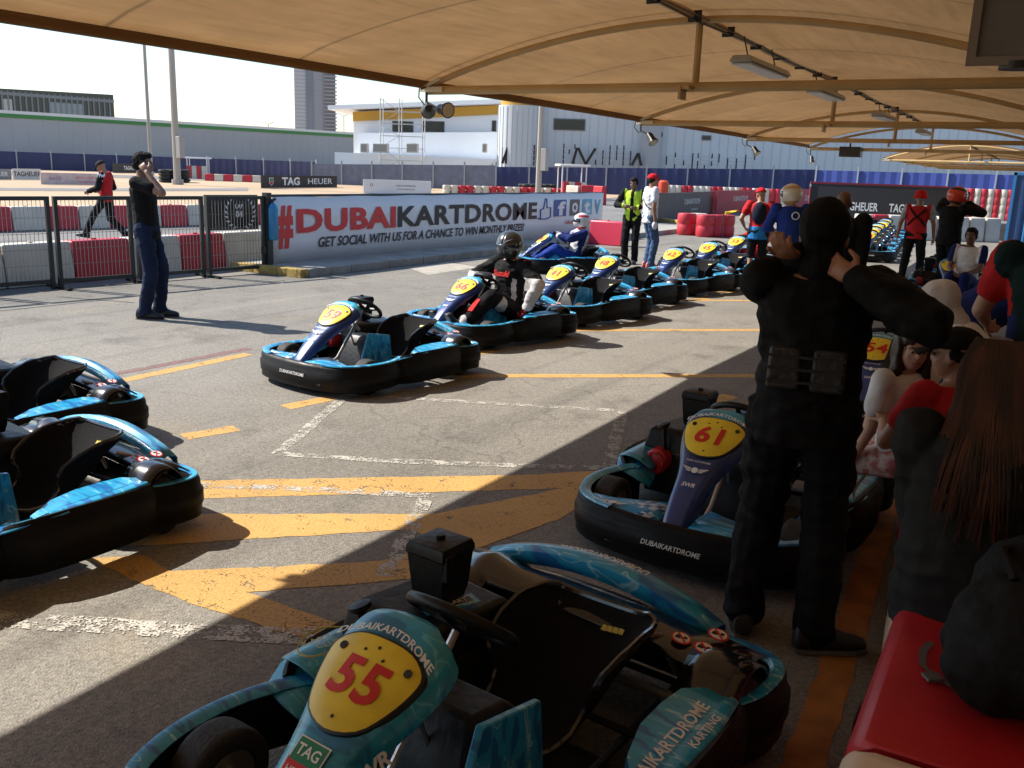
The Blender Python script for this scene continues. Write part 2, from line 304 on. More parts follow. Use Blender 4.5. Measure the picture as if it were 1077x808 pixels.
# ------------------------------------------------------------------ karts (nose towards -y, driver's left is +x)
KY = .935
def kart_mesh(root, number, body, hero=False, style='winged'):
    ck = {}
    def B(name, mb, m, parent=root, **k):
        if not (name in ('front_fairing', 'number_plate', 'number', 'fastener', 'shield_emblem') or parent.name.startswith('front_fairing') or parent.name.startswith('number_plate')):
            mb.v = [(x*.915, y, z) for x, y, z in mb.v]
        cy = 1. if name.startswith('seat') else (.88 if hero else .74); ky = 1. if hero else KY
        mb.v = [(x, (y if y < .45 else .45+(y-.45)*cy)*ky, z) for x, y, z in mb.v]
        return mb.build(name, m, parent, **k)
    # front bumper
    half = [(-.55, -.13), (-.60, -.22), (-.645, -.36), (-.652, -.50), (-.625, -.63), (-.56, -.745), (-.43, -.83), (-.23, -.875), (0, -.89)]
    fp = spline(half+[(-x, y) for x, y in reversed(half[:-1])], 4)
    prof = [(-.03, .035), (.005, .05), (.004, .085), (.014, .10), (.016, .165), (.004, .18), (.002, .215), (-.012, .238), (-.035, .242), (-.05, .225), (-.05, .05)]
    m = MB(); sweep(m, fp, prof); fb = B('front_bumper', m, BUMP, ang=50)
    for sx in (-1, 1):
        m = MB(); pp = [p for p in fp if p.x*sx > .33]
        sweep(m, pp, [(-.006, .2385), (-.01, .247), (-.04, .250), (-.065, .238), (-.062, .232), (-.04, .2425)])
        B('bumper_trim', m, CYAN, fb)
    m = MB(); text(m, 'DUBAIKARTDROME', frame((.03, -.908, .15), (1, 0, 0), (0, 0, 1)), .034, bold=.02, shear=.3)
    B('lettering', m, WHN, fb, smooth=False)
    # front inner graphics panels either side of the fairing
    for sx in (-1, 1):
        P = []
        for i in range(6):
            t = i/5; x = (.075+.43*t)
            yo = -.845+.20*max(0, t-.25)**1.7; yi = -.54-.11*t
            P.append([(x*sx, yo, .222), (x*sx, (yo+yi)/2, .238-.01*t), (x*sx, yi, .225-.02*t), (x*sx, yi+.03, .15)])
        if sx < 0: P.reverse()
        m = MB().grid(P); B('front_panel', m, CHK if (sx < 0 or hero) else CYAN, solid=.006)
    if style == 'winged' :
        m = MB(); f = frame((-.36, -.76, .237), (1, .05, 0), (0, 1, 0)); wing(m, f, .13); B('winged_emblem', m, WHN, smooth=False)
    # side pods
    for sx in (-1, 1):
        sp = [(.60, -.22), (.655, -.15), (.682, -.05), (.688, .1), (.683, .30), (.662, .46), (.625, .57)]
        if sx < 0: sp = [(-x, y) for x, y in reversed(sp)]
        path = spline(sp, 3); pr = [(-.04, .035), (0, .045), (.004, .11), (.012, .13), (.012, .21), (-.002, .255), (-.022, .275), (-.045, .27), (-.05, .05)]
        m = MB(); sweep(m, path, pr, taperz=lambda t, s=sx: .93+.10*math.sin(math.pi*(t if s > 0 else 1-t)**.8)); pod = B('side_pod', m, BUMP, ang=50)
        # sloping top panel
        P = []
        ys = [-.10, -.03, .06, .20, .33, .43, .50]; wd = [.05, .10, .17, .215, .215, .19, .10]
        for y, wi in zip(ys, wd):
            xo = .665-.03*max(0, (y-.3)/.25); z = .273
            P.append([(sx*(xo-.012), y, z-.002), (sx*(xo-.026), y, z+.004), (sx*(xo-wi*.30), y, z+.006), (sx*(xo-wi*.40), y, z+.000), (sx*(xo-wi*.97), y, z+.008), (sx*(xo-wi), y, z-.03)])
        if sx > 0: P.reverse()
        mg = MB().grid(P); mg.m = [1 if (k % 5 == (2 if sx < 0 else 2) and not hero) else 0 for k in range(len(mg.f))]; tp = B('pod_panel', mg, [CYAN, BLK], pod, solid=.006)
        if hero and sx > 0:
            pl = frame((.585, .16, .336), (-.03, -1, 0), (1, 0, -.28)) if False else frame((.565, .15, .2845), (-.02, 1, 0), (-1, 0, .02))
            m = MB(); text(m, 'DUBAIKARTDROME', pl, .060, bold=.018, shear=.2, sx=.92); B('lettering', m, WHN, pod, smooth=False)
            m = MB(); text(m, 'KARTING', frame((.620, .28, .2835), (-.02, 1, 0), (-1, 0, .02)), .04, bold=.018, shear=.2); B('lettering', m, WHN, pod, smooth=False)
        # low front wing of the pod by the wheel
        P = [[(sx*.60, -.27, .235), (sx*.50, -.28, .215), (sx*.40, -.26, .17)], [(sx*.645, -.18, .255), (sx*.52, -.17, .235), (sx*.42, -.16, .18)], [(sx*.67, -.07, .265), (sx*.57, -.05, .25), (sx*.47, -.03, .20)], [(sx*.680, .04, .275), (sx*.62, .06, .267), (sx*.55, .08, .22)]]
        if sx > 0: P.reverse()
        B('pod_wing', MB().grid(P), CYAN2 if sx < 0 else CYAN, pod, solid=.006)
        if sx < 0:      # teal pod front bulge with round emblem
            P = [[(-.655, -.19+.07*i, .270), (-.60, -.19+.07*i, .292+.012*math.sin(i*.6)), (-.50, -.19+.07*i, .282+.02*math.sin(i*.6)), (-.44, -.17+.07*i, .22)] for i in range(5)]
            B('pod_cover', MB().grid(P), CYAN2, pod, solid=.005, sub=1)
            if hero:
                m = MB(); c = V((-.565, -.06, .312)); m.tube([c+V((math.cos(a)*.075, math.sin(a)*.10, -.01*math.sin(a)**2)) for a in [k*math.pi/12 for k in range(24)]], .0028, 4, closed=True)
                text(m, 'KART', frame(c+V((-.012, -.03, .004)), (.4, 1, 0), (-1, .3, 0)), .05, bold=.0, sx=.8)
                text(m, 'CLUB', frame(c+V((.032, -.02, .004)), (.4, 1, 0), (-1, .3, 0)), .04, bold=.0, sx=.8)
                B('round_emblem', m, YLN, pod, smooth=False)
    # rear bumper
    half = [(.64, .50), (.678, .60), (.688, .72), (.675, .82), (.62, .895), (.50, .93), (.25, .94), (0, .942)]
    rp = spline(half+[(-x, y) for x, y in reversed(half[:-1])], 4)
    pr = [(-.04, .05), (0, .06), (.004, .11), (.014, .125), (.014, .185), (0, .20), (-.004, .235), (-.02, .252), (-.05, .25), (-.06, .23), (-.06, .07)]
    m = MB(); sweep(m, rp, pr); rb = B('rear_bumper', m, BUMP, ang=50)
    m = MB(); sweep(m, rp, [(-.012, .2535), (-.018, .258), (-.05, .257), (-.062, .245), (-.058, .24), (-.045, .2515)]); B('bumper_trim', m, CYAN, rb)
    # raised rear panel
    P = []
    for i in range(13):
        t = i/12; x = -.60+1.0*t; z = .27+.125*math.sin(math.pi*min(1, t*.93+.05))**.65
        P.append([(x, .93, z-.05), (x, .93, z-.01), (x, .915, z), (x, .85, z+.01), (x, .82, z-.002), (x, .815, z-.05)])
    rpn = B('rear_panel', MB().grid(P), CYAN, solid=.006)
    if hero:
        m = MB(); text(m, 'DUBAIKARTDROME', frame((-.1, .893, .4045), (-1, 0, 0), (0, -1, -.12)), .05, bold=.015, shear=.2, sx=.9, warp=lambda x, y, z: (x, y, -.42*x*x*1.0))
        B('lettering', m, WHN, rpn, smooth=False)
    # chassis: floor tray, rails, axle, steering rods
    m = MB().b2(-.27, .30, -.80, .30, .035, .05); B('floor_tray', m, DSTEEL)
    m = MB()
    for x in (-.29, .31): m.tube([(x, -.86, .10), (x*1.1, -.5, .075), (x, 0, .07), (x*.95, .5, .075), (x, .86, .11)], .014, 8)
    for y in (-.86, -.30, .40, .78): m.tube([(-.33, y, .095), (.34, y, .095)], .013, 8)
    B('chassis_frame', m, DSTEEL)
    m = MB().tube([(-.52, .60, .14), (.54, .60, .14)], .02, 10); B('rear_axle', m, STEEL)
    for sx in (-1, 1):
        m = MB().tube([(sx*.50, -.50, .15), (sx*.05, -.46, .17)], .009, 8).tube([(sx*.52, -.48, .135), (sx*.34, -.52, .12)], .016, 8); B('steering_rod', m, STEEL)
    # wheels
    for (x, y, r, wd) in ((-.50, -.50, .132, .12), (.50, -.50, .132, .12), (-.53, .61, .14, .19), (.53, .61, .14, .19)):
        n = 28; rings = []
        for u, q in ((-.5, .62), (-.5, .9), (-.42, .985), (-.25, 1), (.25, 1), (.42, .985), (.5, .9), (.5, .62), (.3, .55), (-.3, .55)):
            rings.append([V((x+u*wd, y+math.cos(k*2*math.pi/n)*r*q, r+math.sin(k*2*math.pi/n)*r*q)) for k in range(n)])
        wh = B('wheel', MB().loft(rings, False, closed=True), RUB, ang=50)
        m = MB()
        rings = [[V((x+u*wd, y+math.cos(k*2*math.pi/n)*r*q, r+math.sin(k*2*math.pi/n)*r*q)) for k in range(n)] for u, q in ((-.46, .3), (-.46, .58), (-.40, .60), (.40, .60), (.46, .58), (.46, .3))]
        B('rim', m.loft(rings, True), STEEL, wh)
    # fairing
    st = [(-.835, .205, .055, .0), (-.80, .25, .062, .03), (-.72, .325, .072, .04), (-.62, .40, .085, .05), (-.55, .45, .105, .055), (-.48, .50, .135, .055), (-.40, .552, .160, .05), (-.33, .595, .168, .045), (-.285, .622, .152, .04), (-.255, .632, .120, .03), (-.235, .63, .085, .015)]
    rings = []
    cs = [(-1, -1.0), (-.98, -.45), (-.80, -.05), (-.42, .04), (0, .06), (.42, .04), (.80, -.05), (.98, -.45), (1, -1.0), (.6, -1.15), (-.6, -1.15)]
    st2 = spline([(a, b, c) for a, b, c, d in st], 3)
    for i, p in enumerate(st2):
        d = (st2[min(i+1, len(st2)-1)]-st2[max(i-1, 0)]); tz = V((0, d.x, d.y)).normalized(); nz = V((0, -tz.z, tz.y))
        th = .055+.022*min(1, i/len(st2)*1.6)
        rings.append([V((p.z*a, p.x, p.y))+nz*(b*th*(1 if b < 0 else .5)) for a, b in cs])
    m = MB().loft(rings, True); K = len(cs)
    mi = []
    for k, f in enumerate(m.f):
        r = k//K; q = k % K; mi.append(2 if q in (0, 8, 9, 10) and r > 3 else 1 if (r > len(st2)*.70 or body == 'cyan') else 0)
    m.m = mi; fr = B('front_fairing', m, [NAVY, CYAN2, BLK], ang=60)
    # plate axes on the upper slope
    a = V((0, -.335, .597)); b = V((0, -.535, .462)); up = (a-b).normalized(); nn = V((0, -up.z, up.y)); c = (a+b)/2+nn*.012
    f = frame(c, (1, 0, 0), up)
    out = spline([(0, .125), (.085, .118), (.135, .085), (.138, .04), (.115, -.03), (.075, -.09), (0, -.115), (-.075, -.09), (-.115, -.03), (-.138, .04), (-.135, .085), (-.085, .118)], 3, True)
    def bend(p, dz=0): return f @ V((p[0], p[1], -.9*p[0]*p[0]+dz))
    n = len(out); m = MB(); rr = [[bend((p.x*s_, p.y*s_), d_) for p in out] for s_, d_ in ((1.06, -.012), (1.05, .001), (1, .004), (.6, .005), (.15, .005))]
    m.loft(rr, True); m.m = [1 if k < 2*n else 0 for k in range(len(m.f))]; pl = B('number_plate', m, [YPL, BKN], fr, ang=50)
    m = MB(); text(m, number, frame(V((0, 0, 0)), (1, 0, 0), (0, 1, 0)), .136, bold=.03, shear=.05, sx=1.1, sp=1.08, warp=lambda x, y, z: (x, y+.008, -.9*x*x+.0075))
    m.v = [tuple(f @ V(v)) for v in m.v]; B('number', m, REDN, pl, smooth=False)
    for x, y in ((-.105, .075), (.105, .075)): m = MB(); m.prism([(x+.011*math.cos(t), y+.011*math.sin(t)) for t in [k*.785 for k in range(8)]], f @ Matrix.Translation((0, 0, -.9*x*x+.005)), .003); B('fastener', m, BKN, pl, smooth=False)
    for x, y in ((0, -.085), (0, .1), (.03, .075), (-.035, .085)): m = MB(); m.prism([(x+.0045*math.cos(t), y+.0045*math.sin(t)) for t in [k*1.05 for k in range(6)]], f @ Matrix.Translation((0, 0, -.9*x*x+.005)), .0015); B('fastener', m, BKN, pl, smooth=False)
    # lettering over the plate
    a = V((0, -.315, .613)); up2 = V((0, .085, .045)).normalized(); f2 = frame(a+V((0, -.006, .014)), (1, 0, 0), up2)
    m = MB(); text(m, 'DUBAIKARTDROME', f2, .030, bold=.015, sx=1.15, warp=lambda x, y, z: (x, y-1.9*x*x, -.85*x*x)); B('lettering', m, WHN, fr, smooth=False)
    # lower emblem
    lo = V((0, -.60, .414)) if hero else V((0, -.66, .372)); upl = V((0, .10, .078)).normalized(); nl = V((0, -upl.z, upl.y))
    f3 = frame(lo+nl*.0075, (1, 0, 0), upl)
    if hero:
        m = MB(); q = f3
        m.prism([(-.043, .052), (-.043, .0), (.043, .0), (.043, .052)], q, .0015, 0); m.prism([(-.047, .004), (-.04, -.05), (0, -.072), (.04, -.05), (.047, .004)], q, .001, 1)
        m.prism([(-.048, .056), (-.048, .0), (-.046, -.054), (0, -.079), (.046, -.054), (.048, .0), (.048, .056)], q @ Matrix.Translation((0, 0, -.0015)), .001, 2)
        text(m, 'TAG', q @ Matrix.Translation((0, .026, .003)), .036, 2, bold=.02); text(m, 'HEUER', q @ Matrix.Translation((0, -.022, .003)), .023, 2, bold=.02)
        B('shield_emblem', m, [GRN, REDN, WHN], fr, smooth=False)
    else:
        m = MB(); wing(m, frame(lo+nl*.0085+upl*.075, (1, 0, 0), upl), .10); text(m, 'SWR', frame(lo+nl*.0095-upl*.01, (1, 0, 0), upl), .03, bold=.02, shear=.2)
        text(m, 'DUBAI AUTODROME', frame(lo+nl*.0095+upl*.125, (1, 0, 0), upl), .012, bold=.01)
        B('winged_emblem', m, WHN, fr, smooth=False)
    # side flank lettering
    if hero:
        for sx in (1,):
            o = V((.118, -.53, .405)); xx = V((.34, .80, .50)); m = MB()
            text(m, 'SWR', frame(o+V((.014, .0, .01)), xx, (-.45, -.25, .85)), .05, 0, bold=.03, shear=.3); B('lettering', m, WHN, fr, smooth=False)
    # steering wheel
    c = V((.03, -.09, .575)); ax = V((0, .62, .78)).normalized(); u = V((1, 0, 0)); v_ = ax.cross(u)
    m = MB().tube([c+u*.165*math.cos(t)+v_*.14*math.sin(t)*(1 if math.sin(t) > -.3 else .9) for t in [k*2*math.pi/28 for k in range(28)]], .0165, 9, closed=True)
    for t in (0, math.pi, -math.pi/2): m.tube([c-ax*.02, c+u*.16*math.cos(t)+v_*.13*math.sin(t)], [.016, .011], 6)
    m.box(c-ax*.01, (.11, .08, .03), frame((0, 0, 0), u, v_).to_3x3()); sw = B('steering_wheel', m, BLK, ang=50)
    m = MB().box(c+ax*.007, (.045, .025, .002), frame((0, 0, 0), u, v_).to_3x3()); B('hub_badge', m, WHN, sw)
    m = MB().tube([c-ax*.02, (0.02, -.40, .20), (0.02, -.48, .16)], .012, 8).tube([(.02, -.25, .38), (.05, -.2, .2), (.04, -.12, .09)], .008, 6).caps((.02, -.20, .44), (.03, -.16, .40), .018, .014, 7); B('steering_column', m, STEEL)
    # engine side: engine block, recoil starter, fuel cap, cover, airbox
    m = MB().b2(-.56, -.20, .0, .34, .06, .30); m.b2(-.52, -.26, .05, .30, .30, .36)
    for k in range(5): m.b2(-.585, -.56, .04+.05*k, .065+.05*k, .1, .28)
    B('engine', m, DSTEEL, bevel=.01)
    m = MB(); c = V((-.46, -.07, .25)); m.tube([c+V((0, .07, 0)), c, c-V((0, .015, 0))], [.07, .07, .05], 18)
    for k in range(8):
        t = k*math.pi/4; m.box(c+V((.05*math.cos(t), -.018, .05*math.sin(t))), (.012, .012, .03), Euler((0, -t, 0)))
    B('recoil_starter', m, REDPL, ang=40)
    m = MB().tube([(-.43, -.02, .30), (-.44, -.03, .435)], [.012, .014], 8).tube([(-.44, -.03, .43), (-.442, -.031, .44), (-.446, -.032, .452), (-.447, -.033, .457)], [.02, .038, .036, .015], 14); B('fuel_cap', m, BLK)
    m = MB(); m.loft([[V(p) for p in r] for r in ([(-.58, .0, .30), (-.20, .0, .28), (-.18, .42, .28), (-.56, .42, .30)], [(-.56, .02, .395), (-.215, .03, .375), (-.19, .42, .36), (-.54, .42, .38)], [(-.52, .05, .42), (-.23, .06, .395), (-.21, .40, .38), (-.50, .40, .40)])], True)
    ec = B('engine_cover', m, BLK, bevel=.012)
    if hero:
        f4 = frame((-.285, .21, .4065), (.28, .95, -.05), (-1, .3, .07)); m = MB(); m.prism([(-.10, -.03), (.10, -.03), (.10, .03), (-.10, .03)], f4, .001, 0)
        m.prism([(-.085, -.020), (.085, -.020), (.085, .020), (-.085, .020)], f4 @ Matrix.Translation((0, 0, .001)), .001, 1); m.prism([(-.082, -.017), (.082, -.017), (.082, .017), (-.082, .017)], f4 @ Matrix.Translation((0, 0, .002)), .001, 2)
        text(m, '600 KART', f4 @ Matrix.Translation((0, 0, .0036)), .03, 1, bold=.02); B('cover_label', m, [CYAN, WHN, BKN], ec, smooth=False)
    m = MB().loft([[V((-.35+x*s_, .23+y*s_, z)) for x, y in ((-.075, -.07), (.075, -.07), (.075, .07), (-.075, .07))] for s_, z in ((.75, .40), (.9, .44), (1.05, .56), (1.10, .562), (1.10, .58), (1.0, .598), (.6, .603))], True)
    m.tube([(-.35, .23, .60), (-.35, .23, .614)], .016, 8); m.b2(-.28, -.255, .16, .19, .50, .58); B('airbox', m, BLK, bevel=.008)
    # fuel tank under the wheel
    m = MB().loft([[V(p) for p in r] for r in ([(-.13, -.30, .05), (.20, -.30, .05), (.20, .02, .05), (-.13, .02, .05)], [(-.11, -.22, .30), (.17, -.22, .30), (.19, .02, .30), (-.12, .02, .30)], [(-.09, -.16, .36), (.14, -.16, .36), (.15, -.02, .35), (-.10, -.02, .35)])]); B('fuel_tank', m, BLK, bevel=.015)
    m = MB().loft([[V(p) for p in r] for r in ([(.20, -.36, .06), (.23, -.36, .06), (.235, .06, .06), (.205, .06, .06)], [(.20, -.22, .40), (.225, -.22, .40), (.235, .02, .36), (.21, .02, .36)])]); B('side_shield', m, CYAN, bevel=.005)
    # seat
    P = []
    prof = [(.02, .165, .145, .03), (.09, .12, .155, .045), (.18, .095, .165, .07), (.27, .10, .175, .13), (.34, .14, .20, .19), (.40, .21, .22, .21), (.46, .285, .235, .19), (.52, .365, .243, .14), (.57, .425, .24, .085), (.605, .475, .222, .045), (.618, .495, .185, .03)]
    prof = [(a, .095+(b-.095)*(.66 if hero else .80), c, d) for a, b, c, d in prof]; pp = spline([(a, b, c) for a, b, c, d in prof], 2); wr = [np.interp(i/2, range(len(prof)), [p[3] for p in prof]) for i in range(len(pp))]
    for i, (p, wv) in enumerate(zip(pp, wr)):
        d = (pp[min(i+1, len(pp)-1)]-pp[max(i-1, 0)]); t = V((0, d.x, d.y)).normalized(); nr = V((0, -t.z, t.y)); row = []
        for k in range(13):
            s_ = -1+k/6; off = wv*abs(s_)**2.4; row.append(V((.06+p.z*math.sin(s_*1.35)/math.sin(1.35), p.x, p.y))+nr*off)
        P.append(row)
    seat = B('seat', MB().grid(P), SEATM, solid=.014, ang=60)
    m = MB(); edge = [r[0] for r in P]+P[-1]+[r[-1] for r in reversed(P)]; m.tube(edge, .011, 6); B('seat_rim', m, GLOSS, seat)
    m = MB(); f9 = frame((.14, .543, .318 if hero else .365), (1, 0, .1), (0, .72, 1)); [m.prism([(a-.045, -.008), (a-.025, -.010), (a-.022, .008), (a-.04, .010)], f9, .002) for a in (0, .022, .044, .066)]; B('seat_label', m, YLN, seat, smooth=False)
    for x, y in ((.28, .56), (-.06, .56)):
        m = MB().tube([(x-.04, y, .33), (x+.0, .62, .31), (x+.05, .66, .18)], .011, 8); B('seat_stay', m, STEEL)
    # rear engine cover with fenders
    P = []
    for i in range(11):
        x = -.60+1.2*i/10; row = []
        for j in range(8):
            y = .56+.27*j/7; z = .27+.07*math.cos((x+.15)*2.2)*math.sin(math.pi*(.25+.55*j/7))
            if abs(x) > .42: z += .045*math.sin(math.pi*j/7)
            row.append((x, y, z))
        P.append(row)
    P.reverse(); rc = B('rear_cover', MB().grid(P), GLOSS, solid=.008)
    for sx in (-1, 1):
        Q = [[(sx*(.42+.21*i/3), .61+.165*math.cos(t), .16+.165*math.sin(t)+.01*(1 if 0 < i < 3 else 0)) for t in [math.pi*(.08+.84*k/10) for k in range(11)]] for i in range(4)]
        if sx < 0: Q.reverse()
        B('wheel_cover', MB().grid(Q), GLOSS, rc, solid=.007)
    for x, y in ((.35, .66), (.46, .71), (.45, .62)):
        z = .27+.07*math.cos((x+.15)*2.2)*math.sin(math.pi*(.25+.55*(y-.56)/.27))+(.045*math.sin(math.pi*(y-.56)/.27) if x > .42 else .0)+.016
        f5 = frame((x, y, z), (1, 0, -.16), (0, 1, .03)); m = MB(); disc = lambda r: [(r*math.cos(t), r*math.sin(t)) for t in [k*2*math.pi/20 for k in range(20)]]
        m.prism(disc(.036), f5, .002, 0); m.prism(disc(.029), f5 @ Matrix.Translation((0, 0, .002)), .0015, 1)
        m.prism([(-.02, -.016), (-.004, -.012), (.004, .004), (-.008, .012), (-.02, .004)], f5 @ Matrix.Translation((0, 0, .0035)), .001, 2); m.prism([(.006, -.002), (.018, .002), (.016, .016), (.004, .012)], f5 @ Matrix.Translation((0, 0, .0035)), .001, 2)
        m.prism([(-.024, .017), (-.019, .022), (.024, -.017), (.019, -.022)], f5 @ Matrix.Translation((0, 0, .0045)), .001, 0); B('warning_sticker', m, [REDN, WHN, BKN], rc, smooth=False)
    return root
def wing(m, f, wd):
    """small winged roundel"""
    m.prism([(wd*.16*math.cos(t), wd*.16*math.sin(t)) for t in [k*math.pi/6 for k in range(12)]], f, .0012)
    for sx in (-1, 1):
        for k in range(3):
            y = .09-k*.075; p = [(sx*.19, y*1.0), (sx*(.62-.1*k), y*1.3+.05), (sx*(.58-.1*k), y*1.3), (sx*.19, y-.045)]
            p = [(a*wd, b*wd) for a, b in p]
            m.prism(p if sx < 0 else list(reversed(p)), f, .0012)
KG = 'hire karts parked in the pit lane'
def new_kart(num, label, loc, rz, body='navy', hero=False):
    o = thing('go_kart', label, 'go-kart', loc, rz, KG); kart_mesh(o, num, body, hero); return o
def kart_like(src, num, label, loc, rz):
    o = copy_tree(src); o.location = loc; o.rotation_euler = (0, 0, rz); o['label'] = label
    for c in o.children_recursive:
        if c.name.split('.')[0] == 'number':
            m = MB(); f = KF; text(m, num, frame(V((0, 0, 0)), (1, 0, 0), (0, 1, 0)), .136, bold=.03, shear=.05, sx=1.1, sp=1.08, warp=lambda x, y, z: (x, y+.008, -.9*x*x+.0075))
            t = MB(); t.v = [((f @ V(v)).x, (f @ V(v)).y*KY, (f @ V(v)).z) for v in m.v]; t.f = m.f; t.m = m.m; n = t.build('number', REDN, None, smooth=False); me = n.data; c.data = me; bpy.data.objects.remove(n)
    return o
_a = V((0, -.335, .597)); _b = V((0, -.535, .462)); _u = (_a-_b).normalized(); _n = V((0, -_u.z, _u.y)); KF = frame((_a+_b)/2+_n*.012, (1, 0, 0), _u)
k55 = new_kart('55', 'turquoise-nosed kart number 55 nearest the camera in the shade', (-1.20, 1.92, 0), R(-6), 'cyan', True)
k61 = new_kart('61', 'navy-nosed kart number 61 in the shade behind the man in black', (-1.20, 4.38, 0), R(-4))
kart_like(k61, '54', 'kart number 54 in the shade beyond the girl on the bench', (-1.0, 7.32, 0), R(2))
kart_like(k61, '52', 'empty kart cropped by the left edge, nearest of the two at the left', (-3.96, 2.16, 0), R(-3))
kart_like(k61, '57', 'empty kart cropped by the left edge, behind the nearest one there', (-5.36, 2.96, 0), R(-3))
def rowk(num, label, px, py, RH=R(-13)):
    g = G(px, py, .53); off = Matrix.Rotation(RH, 3, 'Z') @ V((0, -.43*KY, 0)); return kart_like(k61, num, label, (g.x-off.x, g.y-off.y, 0), RH)
k59 = rowk('59', 'empty kart number 59 at the head of the sunlit row', 350, 333, R(-7))
k66 = rowk('66', 'kart number 66 carrying the driver in the black helmet', 486, 303)
rowk('41', 'empty kart number 41 parked right behind kart 66', 585, 289)
rowk('48', 'empty kart number 48, between karts 41 and 42 in the row', 635, 278)
rowk('42', 'empty kart number 42 beside the man in the white polo shirt', 706, 269)
rowk('45', 'empty kart number 45, second from the far end of the sunlit row', 743, 262)
k33 = rowk('33', 'kart number 33 holding the driver in red at the end of the row', 773, 255)
kdr = rowk('46', 'kart pulling in by the banner with a driver in a white helmet', 570, 252, R(-50))
# far row seen under the canopy
for i, (x, y) in enumerate(((-3.55, 21.8), (-3.75, 23.6), (-3.95, 25.4), (-4.10, 27.2), (-4.3, 29.0), (-4.45, 30.8))):
    kart_like(k61, str(58+i), ['distant kart nearest the red-vested marshal, first of the far row', 'distant kart second in the far row', 'distant kart third in the far row', 'distant kart fourth in the far row', 'distant kart fifth in the far row', 'last and farthest kart of the far row'][i], (x, y, 0), R(8))
kart_like(k61, '19', 'kart with number 19 half hidden behind the white hooded child', (-1.25, 15.2, 0), R(3))
kart_like(k61, '37', 'kart with number 37 in front of the seated man in white', (-1.40, 18.4, 0), R(3))
# ------------------------------------------------------------------ ground
def ground_sand():
    m, n, l, b = node_mat('sand_ground'); tc = n.new('ShaderNodeTexCoord'); o = tc.outputs['Object']
    t = tex(n, l, 'Noise', o, Scale=.08, Detail=8, Roughness=.6); c = ramp(n, l, t.outputs['Fac'], [(.3, (.36, .25, .155)), (.7, (.46, .34, .22))])
    t2 = tex(n, l, 'Noise', o, Scale=1.5, Detail=6, Roughness=.7); c = mixc(n, l, c, ramp(n, l, t2.outputs['Fac'], [(.3, g3(.8)), (.7, g3(1.1))]), .7, 'MULTIPLY')
    l.new(c, b.inputs['Base Color']); b.inputs['Roughness'].default_value = .95
    return m
SAND = ground_sand()
struct('ground', MB().sheet([(-1500, -1500), (1500, -1500), (1500, 1500), (-1500, 1500)], -.012), SAND)
struct('pit_lane_asphalt', MB().sheet([(-10.95, -30), (30, -30), (30, 75), (-12.5, 75), (-10.95, 12)], -.004), ASPH)
struct('track_asphalt', MB().sheet([(-24.5, -40), (-10.96, -40), (-10.96, 12), (-12.51, 75), (-22, 75), (-23.0, 30)], -.004), TRACK)
L2 = MB()
L2.sheet([tuple(AT(-100, 46)[:2]), tuple(AT(60, 47)[:2]), tuple(AT(260, 53)[:2]), tuple(AT(260, 58)[:2]), tuple(AT(60, 50.5)[:2]), tuple(AT(-100, 48.5)[:2])], -.003)
L2.sheet([tuple(AT(-60, 78)[:2]), tuple(AT(200, 74)[:2]), tuple(AT(420, 76)[:2]), tuple(AT(420, 86)[:2]), tuple(AT(200, 84)[:2]), tuple(AT(-60, 92)[:2])], -.003)
struct('far_track', L2, TRACK)
struct('far_pit_asphalt', MB().sheet([(-24, 46), (30, 75.01), (30, 140), (-40, 140)], -.006), TRACK)
# pavement with kerb along the banner
m = MB(); m.b2(-11.2, -9.80, 10.45, 28, -.01, .118); struct('pavement', m, mat('pavement_concrete', (.30, .285, .255), .85, var=.2, vscale=2, bump=.3, bscale=30, vd=8))
m = MB()
for k in range(18): m.b2(-9.80, -9.64, 10.45+k*.98, 10.45+k*.98+.965, -.01, .122)
struct('kerb', m, mat('kerb_concrete', (.27, .26, .235), .85, var=.25, vscale=4, bump=.3, bscale=40), bevel=.012)
m = MB()
for k in range(3): m.b2(-11.15+k*.5, -10.66+k*.5, 10.28, 10.445, -.01, .124)
struct('yellow_kerb', m, mat('yellow_kerb_paint', (.36, .25, .07), .8, var=.5, vscale=9, vd=8), bevel=.012)
m = MB(); p = G(695, 233); q = G(736, 238)
a = V(p); b = V(q); m.box((a+b)/2+V((0, 0, .06)), ((b-a).length, .25, .13), Matrix.Rotation(math.atan2((b-a).y, (b-a).x), 3, 'Z'), 0); struct('yellow_kerb', m, MT['yellow_kerb_paint'], bevel=.012)
# painted marks
def mark(name, pts, m, z=.0):
    out = []; K = len(pts)
    for i in range(K):
        a = V(pts[i]); b = V(pts[(i+1) % K]); n_ = max(1, min(400, int((b-a).length/.03)))
        for k in range(n_):
            p = a.lerp(b, k/n_); j = V((noise.noise(V((p.x*9, p.y*9, 0))), noise.noise(V((p.x*9, p.y*9, 5)))))*.012+V((noise.noise(V((p.x*45, p.y*45, 0))), noise.noise(V((p.x*45, p.y*45, 5)))))*.006
            out.append((p.x+j.x, p.y+j.y))
    return struct(name, MB().sheet(out, z-.0025), m)
def strip(name, pts, wd, m, z=0.0):
    P = [V(p) for p in pts]; o = []; e = []
    for i, p in enumerate(P):
        d = (P[min(i+1, len(P)-1)]-P[max(i-1, 0)]).normalized(); n_ = V((-d.y, d.x)); o.append(p+n_*wd/2); e.append(p-n_*wd/2)
    return mark(name, [tuple(p) for p in o+e[::-1]], m, z)
g2 = lambda x, y: tuple(G(x, y)[:2])
mark('road_marking', [g2(208, 505), g2(560, 499), g2(650, 493), g2(640, 510), g2(600, 513), g2(206, 524)], YEL)
mark('road_marking', [g2(60, 540), g2(455, 540), g2(610, 510), g2(640, 513), g2(590, 545), g2(490, 580), g2(430, 556), g2(160, 573), g2(60, 577)], YELG, .0003)
